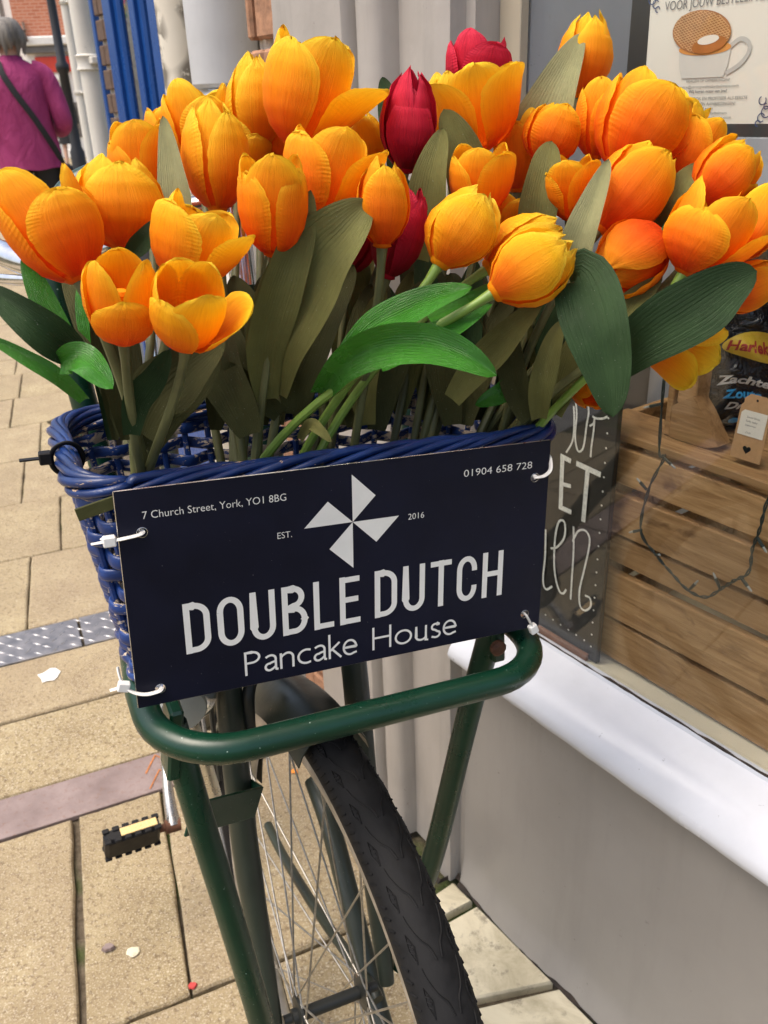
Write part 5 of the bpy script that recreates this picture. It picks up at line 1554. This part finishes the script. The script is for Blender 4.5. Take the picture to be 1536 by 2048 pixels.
# ------------------------------------------------------------------ leaves, each a part of its tulip
def leaf(own, pts, w, mat, twist=0.0, fold=.25, tip=.9, base=.35, wave=.045, twist2=None, nv=22, nu=8):
    """pts: (x, y, depth) from the foot to the tip; w: greatest width in pixels"""
    P = [at(*p) for p in pts]
    q = catmull(P, max(4, nv // (len(P) - 1)))
    n = len(q) - 1
    dm = sum(p[2] for p in pts) / len(pts)
    W = w * dm / F_PX / 2
    rng = random.Random(int(pts[0][0] * 7 + pts[-1][1]))
    ph = rng.uniform(0, 6)
    b = MB()
    S, Nn, Tt = [], [], []
    for i in range(n + 1):
        t = (q[min(i + 1, n)] - q[max(i - 1, 0)]).normalized()
        vw = (CAM - q[i]).normalized()
        s = t.cross(vw).normalized()
        nn = s.cross(t)
        a = twist if twist2 is None else twist + (twist2 - twist) * i / n
        s2 = s * cos(a) + nn * sin(a); n2 = nn * cos(a) - s * sin(a)
        S.append(s2); Nn.append(n2)
    def fn(u, v):
        i = min(n, int(round(v * n)))
        x = u * 2 - 1
        wd = (base + (1 - base) * sin(pi / 2 * min(1, v / .45)) ** 1.2) if v < .45 else max(0, 1 - ((v - .45) / .55) ** (2.2 * tip)) ** .75
        wd = max(wd, .012)
        e = 1 + .06 * sin(9 * v + ph + (2 if x < 0 else 0)) * abs(x)
        return q[i] + S[i] * (x * W * wd * e) + Nn[i] * (fold * W * wd * (abs(x) ** 1.3 - .4) + wave * W * sin(11 * v + ph + 2.2 * x) * abs(x) ** 1.5)
    b.grid(nu, n, fn)
    return b.build('leaf', M[mat], TUL[own], smooth='all', recalc=False)
OL, PA, DK, SHD, BRT = 'leaf_olive', 'leaf_pale', 'leaf_dark', 'leaf_shade', 'leaf_bright'
leaf('b2', [(352, 520, .60), (352, 420, .585), (342, 330, .585), (326, 232, .59)], 66, PA, .25, .35, .6, .8)
leaf('a2', [(250, 520, .545), (285, 482, .530), (318, 440, .528)], 40, DK, .2, .4)
leaf('b6', [(548, 790, .60), (556, 680, .575), (618, 540, .560), (690, 455, .555), (738, 404, .56)], 150, OL, .15, .45, .7, .4, .06)
leaf('b5', [(535, 800, .60), (528, 700, .575), (560, 580, .555), (600, 470, .55), (622, 380, .552)], 92, OL, -.35, .4, .7, .5)
leaf('b6', [(590, 830, .62), (600, 740, .60), (655, 620, .595), (708, 530, .60)], 96, SHD, .3, .4, .7, .4)
leaf('r1', [(800, 420, .69), (785, 280, .70), (775, 200, .70), (764, 154, .70)], 44, DK, .2, .3)
leaf('r1', [(838, 520, .66), (848, 430, .645), (864, 340, .635), (886, 256, .635)], 84, OL, .3, .35, .7, .6)
leaf('c3', [(940, 440, .68), (935, 360, .665), (915, 280, .655), (888, 218, .655)], 84, OL, -.2, .3, .8, .7)
leaf('d1', [(1055, 400, .735), (1062, 300, .715), (1105, 190, .70), (1166, 64, .705)], 112, PA, .1, .30, .65, .6)
leaf('d2', [(1072, 520, .66), (1075, 420, .645), (1090, 340, .64), (1104, 282, .645)], 76, OL, -.1, .25, .9, .8)
leaf('d6', [(1135, 600, .60), (1152, 500, .58), (1180, 420, .575), (1218, 318, .58)], 68, PA, .25, .5, .7, .7)
leaf('d6', [(1300, 470, .63), (1335, 410, .61), (1368, 366, .605), (1398, 326, .61)], 56, OL, .1, .3, .8, .6)
leaf('d8', [(1136, 560, .585), (1160, 552, .560), (1190, 640, .545), (1212, 740, .545), (1226, 834, .55)], 128, DK, .1, .30, .9, .4)
leaf('d9', [(1215, 742, .600), (1290, 680, .570), (1390, 615, .555), (1455, 572, .553), (1514, 542, .555)], 126, DK, -.15, .25, .9, .55)
leaf('d8', [(1205, 745, .62), (1225, 680, .595), (1262, 610, .585), (1325, 552, .585)], 66, OL, .2, .35, .7, .7)
leaf('d9', [(1328, 470, .58), (1352, 440, .575), (1374, 420, .572), (1392, 402, .572)], 26, BRT, .4, .5, .7, .8)
leaf('c6', [(640, 790, .60), (690, 728, .560), (762, 690, .535), (850, 686, .520), (930, 712, .515), (994, 752, .515)], 84, BRT, -.15, .55, .9, .5, .05)
leaf('c4', [(680, 730, .57), (740, 660, .555), (810, 620, .55), (880, 592, .55), (944, 574, .555)], 66, BRT, .35, .4, .9, .6, .08)
leaf('c6', [(760, 730, .56), (830, 690, .555), (900, 656, .56), (985, 608, .565)], 58, BRT, .5, .4, .8, .6, .06)
leaf('c5', [(860, 640, .58), (930, 610, .59), (1010, 560, .60)], 46, BRT, .6, .3, .8, .6)
leaf('a1', [(160, 712, .500), (110, 678, .480), (50, 630, .472), (-30, 572, .475)], 84, DK, .2, .55, .8, .6)
leaf('a1', [(150, 716, .497), (80, 665, .487), (-30, 594, .485)], 34, OL, .2, .2, .8, .9)
leaf('a6', [(118, 728, .490), (150, 716, .478), (182, 732, .470), (226, 778, .468)], 66, BRT, .1, .5, 1.0, .6, .12)
leaf('a1', [(140, 700, .53), (110, 640, .525), (75, 575, .52), (44, 514, .52)], 54, BRT, .25, .3, .8, .7)
leaf('a1', [(170, 800, .52), (110, 748, .50), (40, 706, .495), (-30, 672, .495)], 40, BRT, .5, .4, .8, .6)
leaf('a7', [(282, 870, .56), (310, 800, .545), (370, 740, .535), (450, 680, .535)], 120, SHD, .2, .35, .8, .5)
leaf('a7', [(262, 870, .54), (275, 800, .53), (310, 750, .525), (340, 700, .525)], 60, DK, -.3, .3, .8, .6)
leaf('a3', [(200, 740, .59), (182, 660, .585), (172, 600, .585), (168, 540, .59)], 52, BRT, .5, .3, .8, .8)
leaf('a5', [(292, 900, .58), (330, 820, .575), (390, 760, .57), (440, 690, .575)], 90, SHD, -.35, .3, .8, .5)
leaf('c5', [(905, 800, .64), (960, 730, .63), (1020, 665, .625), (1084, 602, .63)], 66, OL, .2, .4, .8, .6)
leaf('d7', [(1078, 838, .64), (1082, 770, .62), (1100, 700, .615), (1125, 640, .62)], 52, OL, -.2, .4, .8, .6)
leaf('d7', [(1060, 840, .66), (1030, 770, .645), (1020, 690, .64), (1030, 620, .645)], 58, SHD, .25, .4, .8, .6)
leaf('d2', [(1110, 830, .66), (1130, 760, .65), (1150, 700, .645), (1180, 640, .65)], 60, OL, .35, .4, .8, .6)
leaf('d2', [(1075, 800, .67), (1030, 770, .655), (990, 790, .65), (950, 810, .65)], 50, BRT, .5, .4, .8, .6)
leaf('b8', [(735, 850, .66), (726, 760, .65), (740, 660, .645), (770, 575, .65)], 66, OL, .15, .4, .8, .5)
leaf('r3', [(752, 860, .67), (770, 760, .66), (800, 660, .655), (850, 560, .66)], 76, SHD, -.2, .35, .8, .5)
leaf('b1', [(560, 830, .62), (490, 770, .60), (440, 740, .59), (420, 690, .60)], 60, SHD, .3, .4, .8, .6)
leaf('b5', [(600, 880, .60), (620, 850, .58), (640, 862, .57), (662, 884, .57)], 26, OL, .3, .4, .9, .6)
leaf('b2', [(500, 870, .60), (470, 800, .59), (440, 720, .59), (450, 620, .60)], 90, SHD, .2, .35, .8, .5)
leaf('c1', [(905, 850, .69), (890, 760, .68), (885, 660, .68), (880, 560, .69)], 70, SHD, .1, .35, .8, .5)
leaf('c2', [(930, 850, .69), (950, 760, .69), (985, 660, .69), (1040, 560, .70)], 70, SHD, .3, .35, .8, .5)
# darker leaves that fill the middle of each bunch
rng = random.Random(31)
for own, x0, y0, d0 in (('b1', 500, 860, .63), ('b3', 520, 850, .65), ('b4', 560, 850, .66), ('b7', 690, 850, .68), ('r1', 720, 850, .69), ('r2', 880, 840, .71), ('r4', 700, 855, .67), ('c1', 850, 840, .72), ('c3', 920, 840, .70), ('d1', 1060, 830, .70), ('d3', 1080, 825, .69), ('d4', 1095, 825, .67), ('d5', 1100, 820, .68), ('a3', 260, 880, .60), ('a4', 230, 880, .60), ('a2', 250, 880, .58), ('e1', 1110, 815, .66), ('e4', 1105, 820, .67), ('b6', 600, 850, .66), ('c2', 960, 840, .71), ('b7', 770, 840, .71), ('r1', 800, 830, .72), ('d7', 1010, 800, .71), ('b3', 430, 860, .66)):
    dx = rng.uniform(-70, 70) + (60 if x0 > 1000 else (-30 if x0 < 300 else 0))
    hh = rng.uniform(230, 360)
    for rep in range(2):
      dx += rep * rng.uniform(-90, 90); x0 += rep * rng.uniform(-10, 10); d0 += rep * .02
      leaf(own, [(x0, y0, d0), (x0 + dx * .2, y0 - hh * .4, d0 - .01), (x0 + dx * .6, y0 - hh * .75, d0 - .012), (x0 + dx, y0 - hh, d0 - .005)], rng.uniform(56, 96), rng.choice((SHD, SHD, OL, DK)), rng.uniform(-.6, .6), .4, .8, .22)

# ================================================================== PEOPLE AND THE FAR STREET
def skin_mesh(pts, edges, radii, root=0, sub=2):
    me = bpy.data.meshes.new('skinbase')
    me.from_pydata(pts, edges, [])
    o = bpy.data.objects.new('skinbase', me)
    COL.objects.link(o)
    md = o.modifiers.new('skin', 'SKIN'); md.use_smooth_shade = True
    for i, sv in enumerate(me.skin_vertices[0].data):
        sv.radius = radii[i] if isinstance(radii[i], tuple) else (radii[i], radii[i])
        sv.use_root = (i == root)
    o.modifiers.new('sub', 'SUBSURF').levels = sub
    dg = bpy.context.evaluated_depsgraph_get()
    ev = o.evaluated_get(dg); m2 = bpy.data.meshes.new_from_object(ev)
    vs = [v.co.copy() for v in m2.vertices]; fs = [tuple(p.vertices) for p in m2.polygons]
    bpy.data.objects.remove(o); bpy.data.meshes.remove(me); bpy.data.meshes.remove(m2)
    return vs, fs
def person(loc, yaw, hgt, label, top, bottom, hair, skirt, strap=False, arm_bend=True):
    k = hgt / 1.68
    X = V((cos(yaw), sin(yaw), 0)); Y = V((-sin(yaw), cos(yaw), 0))
    def w(p): return V(loc) + (X * p[0] + Y * p[1] + Z3 * p[2]) * k
    t = thing('person', loc, label, 'person')
    P, E, R = [], [], []
    def v(x, y, z, r, link=None):
        P.append((x, y, z)); R.append(r)
        if link is not None: E.append((link, len(P) - 1))
        return len(P) - 1
    pel = v(0, 0, .95, .13); sp1 = v(0, 0, 1.12, .125, pel); che = v(0, -.01, 1.30, .135, sp1); nk = v(0, -.005, 1.43, .06, che)
    h1 = v(0, .005, 1.50, .065, nk); h2 = v(0, .015, 1.58, .088, h1); h3 = v(0, .01, 1.635, .065, h2)
    for sg in (-1, 1):
        sh = v(sg * .165, -.01, 1.36, .062, che)
        el = v(sg * .235, -.03, 1.10, .043, sh)
        wr = v(sg * .215, .17, 1.02, .030, el) if arm_bend else v(sg * .25, .03, .86, .030, el)
        d = (0, .07, -.01) if arm_bend else (0, .02, -.07)
        pm = v(P[wr][0] - sg * .01, P[wr][1] + d[1], P[wr][2] + d[2], .033, wr)
        for j in range(4):
            fx = (j - 1.5) * .017
            f1 = v(P[pm][0] + fx, P[pm][1] + d[1] * .7, P[pm][2] + d[2] * .7, .009, pm)
            v(P[f1][0], P[f1][1] + d[1] * .45 + .004, P[f1][2] + d[2] * .45 - .012, .008, f1)
        th1 = v(P[wr][0] - sg * .04, P[wr][1] + d[1] * .6, P[wr][2] + d[2] * .6 + .01, .010, wr)
        v(P[th1][0] - sg * .012, P[th1][1] + d[1] * .4, P[th1][2] + d[2] * .4, .009, th1)
        st = .13 * sg
        hp_ = v(sg * .09, 0, .88, .095, pel)
        kn = v(sg * .095, .03 + st * .5, .48, .058, hp_)
        an = v(sg * .095, -.02 + st, .085, .036, kn)
        v(sg * .10, .11 + st, .035, .035, an)
    vs, fs = skin_mesh(P, E, R, pel)
    MB().add([w(p) for p in vs], fs).build('body', M['skin'], t, smooth='all')
    # clothes: lofted over the body
    def loft(secs, n=28):
        b = MB()
        for (cx, cy, cz, rx, ry) in secs:
            for j in range(n):
                a = 2 * pi * j / n
                fo = 1 + .030 * sin(7 * a + 21 * cz) + .022 * sin(4 * a - 34 * cz) + .015 * sin(11 * a + 50 * cz)
                b.v.append(w((cx + rx * fo * cos(a), cy + ry * fo * sin(a), cz + .006 * sin(5 * a + cz * 30))))
                b.uv.append((0.0, 0.0))
        m_ = len(secs)
        b.f = [(i * n + j, i * n + (j + 1) % n, (i + 1) * n + (j + 1) % n, (i + 1) * n + j) for i in range(m_ - 1) for j in range(n)] + [tuple((m_ - 1) * n + j for j in range(n))]
        return b
    low = .80 if not skirt else .98
    b = loft([(0, 0, low, .205, .155), (0, 0, .90, .20, .152), (0, 0, 1.02, .185, .142), (0, -.005, 1.15, .188, .142), (0, -.01, 1.27, .198, .140), (0, -.012, 1.35, .200, .125), (0, -.012, 1.395, .178, .100), (0, -.010, 1.43, .110, .082), (0, -.006, 1.45, .070, .066), (0, -.004, 1.468, .066, .064)])
    for sg in (-1, 1):
        arm = [V((sg * .11, -.012, 1.372)), V((sg * .175, -.015, 1.345)), V((sg * .222, -.03, 1.22)), V((sg * .248, -.035, 1.10)), V((sg * .245, .03, 1.05)), V((sg * .222, .14, 1.028))] if arm_bend else [V((sg * .13, -.012, 1.375)), V((sg * .185, -.012, 1.345)), V((sg * .225, -.015, 1.2)), V((sg * .24, 0, 1.05)), V((sg * .25, .02, .92))]
        q = catmull(arm, 5)
        b.tube([w(p) for p in q], [(.078 - .030 * i / len(q)) * k for i in range(len(q))], 16)
    b.build('shirt', M[top], t, smooth='all')
    b = MB()
    if skirt:
        b = loft([(0, 0, .50, .21, .19), (0, 0, .60, .20, .175), (0, 0, .80, .20, .16), (0, 0, .99, .185, .145)])
    else:
        for sg in (-1, 1):
            st = .13 * sg
            q = catmull([V((sg * .075, 0, .97)), V((sg * .09, 0, .84)), V((sg * .097, .03 + st * .5, .48)), V((sg * .095, -.02 + st, .07))], 6)
            b.tube([w(p) for p in q], [(.104 - .030 * i / len(q)) * k for i in range(len(q))], 16)
    b.build('skirt' if skirt else 'trousers', M[bottom], t, smooth='all')
    for sg in (-1, 1):
        st = .13 * sg
        q = [V((sg * .095, -.06 + st, .035)), V((sg * .095, -.02 + st, .045)), V((sg * .10, .06 + st, .038)), V((sg * .102, .15 + st, .026)), V((sg * .102, .175 + st, .02))]
        MB().tube([w(p) for p in catmull(q, 4)], [.026 * k] + [.044 * k] * 11 + [.038 * k, .034 * k, .026 * k, .02 * k, .01 * k], 12, flat=.95).build('shoe', M['cloth_navy'], t, smooth='all')
    # hair: shaggy cap to the nape
    hb_ = MB(); rg = random.Random(4)
    def hr(u, v_):
        a = 2 * pi * u; ph = -.75 + (pi / 2 + .75) * v_
        front = max(0, sin(a))
        r = .108 * (1 + .05 * sin(a * 9 + v_ * 7) + .045 * sin(a * 17 + 3 * v_) + .03 * sin(a * 29))
        z = 1.578 + .112 * sin(ph) - (1 - v_) ** 3 * .022 * (sin(a * 13) + sin(a * 7 + 1)) + (.055 * front * (1 - v_) if v_ < 1 else 0)
        rr = r * max(.0, cos(ph)) ** .8 if v_ < 1 else 0
        if v_ < .3: rr *= 1 - .10 * front
        return w((rr * cos(a), .006 + rr * sin(a) * 1.06, z))
    hb_.grid(48, 16, hr).build('hair', M[hair], t, smooth='all')
    if strap:
        path = [V((-.075, -.085, 1.432)), V((-.06, -.135, 1.36)), V((.0, -.163, 1.24)), V((.07, -.160, 1.12)), V((.13, -.140, 1.0)), V((.18, -.09, .89)), V((.205, -.03, .80))]
        MB().tube([w(p) for p in catmull(path, 5)], .019 * k, 8, flat=.22, ref=lambda i: X * .8 + Z3 * .6).build('bag_strap', M['cloth_black'], t, smooth=True)
        MB().box(w((.225, .04, .72)), (Y, X, Z3), (.12 * k, .035 * k, .09 * k), .015).build('shoulder_bag', M['cloth_black'], t)
    return t
gp_ = ray(112, 578); P1 = CAM + gp_ * (-CAM_H / gp_.z)
person((P1.x, P1.y, 0), radians(18), 1.69, 'person in a magenta shirt with grey hair and black shoulder strap walking away', 'cloth_magenta', 'cloth_black', 'hair_grey', False, True, True)
gp_ = ray(146, 334); P2 = CAM + gp_ * (-CAM_H / gp_.z)
person((P2.x, P2.y, 0), radians(15), 1.62, 'distant person in a black dress beyond the lamp post', 'cloth_black', 'cloth_black', 'hair_brown', True, False, False)

# black lamp post
gl_ = ray(180, 450); LB = CAM + gl_ * (-CAM_H / gl_.z)
lpst = thing('lamp_post', (LB.x, LB.y, 0), 'slim black lamp post standing left of the white downpipes', 'lamp post')
MB().lathe(V((LB.x, LB.y, 0)), Z3, [(0, .11), (.10, .11), (.12, .085), (.75, .075), (.80, .055), (1.50, .048), (1.53, .068), (1.58, .068), (1.61, .046), (2.30, .042), (2.32, .060), (2.48, .060), (2.52, .040), (3.9, .034)], 20).build('column', M['lamp_black'], lpst, smooth=True)
LT = V((LB.x, LB.y, 3.9))
MB().lathe(LT, Z3, [(0, .05), (.05, .12), (.10, .14), (.50, .20), (.55, .22), (.70, .05), (.78, .02)], 8).build('lantern', M['lamp_black'], lpst)
# far buildings that close the view
def far_frame(px, d):
    p = at(px, 230, d)
    X = V((RT.x, RT.y, 0)).normalized(); Y = V((-X.y, X.x, 0))
    return V((p.x, p.y, 0)), X, Y
def zpx(px, py, d): return at(px, py, d).z
def boxf(o, X, Y, x0, x1, y0, y1, z0, z1, bev=0.0):
    return MB().box(o + X * ((x0 + x1) / 2) + Y * ((y0 + y1) / 2) + Z3 * ((z0 + z1) / 2), (X, Y, Z3), ((x1 - x0) / 2, (y1 - y0) / 2, (z1 - z0) / 2), bev)
D1 = 23.0
o, X, Y = far_frame(62, D1)
bb1 = thing('brick_building', o + X * 2, 'orange-red brick house with white shopfront and red sign at the far end', 'building')
zc = zpx(90, 92, D1)
boxf(o, X, Y, 0, 4.5, 0, 6, zc, 8.2).build('wall', M['far_brick'], bb1)
boxf(o, X, Y, .18, 4.5, -.02, 5.9, 0, zc - .02).build('ground_floor', M['render_white'], bb1)
boxf(o, X, Y, .10, 4.6, -.30, -.022, zc - .05, zc + .16, .03).build('cornice', M['white'], bb1)
boxf(o, X, Y, .16, 4.6, -.22, -.024, zc - .22, zc - .055, .02).build('cornice', M['roof'], bb1)
boxf(o, X, Y, .42, 2.2, -.12, -.026, zpx(110, 146, D1), zpx(110, 116, D1), .01).build('fascia_sign', M['fascia_red'], bb1)
for x in (.12, .75, 1.6):
    MB().lathe(o + X * (x + .25) - Y * .15, Z3, [(0, .14), (.2, .14), (.22, .10), (zc - .9, .09), (zc - .85, .15), (zc - .72, .15)], 14).build('column', M['white'], bb1, smooth=True)
boxf(o, X, Y, .55, 1.7, -.05, -.023, .5, 1.35, .01).build('window', M['interior'], bb1)
boxf(o, X, Y, 1.5, 2.5, -.03, -.004, zc + 1.4, zc + 3.0, .01).build('window', M['interior'], bb1)
for zz in (zpx(75, 60, D1), zpx(75, 78, D1)):
    MB().tube([o + X * .25 - Y * .02 + Z3 * (zz + .1), o + X * .42 - Y * .45 + Z3 * (zz - .12)], .035, 8).build('bracket', M['brick_dark'], bb1)
rf = boxf(o, X, Y, -.1, 4.6, -.2, 6.2, 8.2, 8.5, .05).build('roof', M['roof'], bb1)
boxf(o, X, Y, 1, 1.8, 2, 2.6, 8.5, 10).build('chimney', M['far_brick'], rf)
D2 = 30.0
o, X, Y = far_frame(24, D2)
wb = thing('white_building', o + X, 'tall white rendered house left of the brick one', 'building')
boxf(o, X, Y, .10, 1.6, 0, 5, 0, 9.0).build('wall', M['render_white'], wb)
boxf(o, X, Y, .0, 1.7, -.2, 5.1, 9.0, 9.3).build('roof', M['roof'], wb)
for z in (3.9, 6.2):
    w_ = boxf(o, X, Y, .28, .42, -.03, -.004, z, z + 1.3).build('window', M['interior'], wb)
    boxf(o, X, Y, .24, .46, -.08, -.032, z - .08, z - .02).build('sill', M['white'], w_)
D3 = 34.0
o, X, Y = far_frame(-70, D3)
gw = thing('garden_wall', o + X * 1.5, 'long white wall behind the person in magenta', 'wall')
boxf(o, X, Y, -2, 2.2, 0, .3, 0, zpx(0, 66, D3)).build('wall', M['render_white'], gw)
boxf(o, X, Y, -2.05, 2.25, -.05, .35, zpx(0, 66, D3), zpx(0, 66, D3) + .10).build('coping', M['white'], gw)
D4 = 44.0
o, X, Y = far_frame(-40, D4)
gh = thing('grey_roofed_house', o, 'house with a grey slate roof far behind the tree', 'building')
boxf(o, X, Y, -2.5, 1.6, 0, 5, 0, zpx(0, 60, D4)).build('wall', M['render_white'], gh)
z0, z1 = zpx(0, 60, D4), zpx(0, 22, D4)
b = MB(); b.add([o + X * -2.7 - Y * .2 + Z3 * z0, o + X * 1.8 - Y * .2 + Z3 * z0, o + X * 1.8 + Y * 5.2 + Z3 * z0, o + X * -2.7 + Y * 5.2 + Z3 * z0, o + X * -2.0 + Y * 2.5 + Z3 * z1, o + X * 1.2 + Y * 2.5 + Z3 * z1], [(0, 1, 5, 4), (1, 2, 5), (2, 3, 4, 5), (3, 0, 4), (0, 3, 2, 1)])
b.build('roof', M['roof'], gh)
def tree(px, py0, py1, d, wpx, label):
    o, X, Y = far_frame(px, d)
    z0, z1 = zpx(px, py0, d), zpx(px, py1, d)
    r = wpx / F_PX * d / 2
    t = thing('tree', o, label, 'tree')
    rg = random.Random(int(px * 3 + d))
    tk = MB().tube([o, o + Z3 * z0 * .6 + X * .05, o + Z3 * (z0 + z1) / 2], [.16, .12, .06], 10)
    for j in range(6):
        a = rg.uniform(0, 2 * pi); zb = z0 * .7 + (z1 - z0) * rg.uniform(0, .5)
        tk.tube([o + Z3 * zb, o + Z3 * (zb + .5) + (X * cos(a) + Y * sin(a)) * r * .7], [.05, .015], 6)
    tk.build('trunk', M['bark'], t, smooth=True)
    b = MB()
    for j in range(2600):
        a, q, zz = rg.uniform(0, 2 * pi), rg.random() ** .5, rg.random()
        rad = r * q * (.55 + .45 * sin(pi * (.15 + .75 * zz))) * (1 + .25 * sin(3 * a + 5 * zz))
        c = o + (X * cos(a) + Y * sin(a)) * rad + Z3 * (z0 + (z1 - z0) * zz)
        s = rg.uniform(.05, .12)
        d1 = V((rg.gauss(0, 1), rg.gauss(0, 1), rg.gauss(0, 1))).normalized(); d2 = d1.cross(V((rg.gauss(0, 1), rg.gauss(0, 1), 1))).normalized()
        b.add([c - d1 * s, c - d2 * s * .5, c + d1 * s, c + d2 * s * .5], [(0, 1, 2, 3)])
    b.build('crown', M['foliage'], t, recalc=False)
tree(16, 72, 14, 38, 34, 'bright green tree rising above the far white wall')
tree(-6, 74, 40, 37, 24, 'low green bush at the left edge above the far wall')
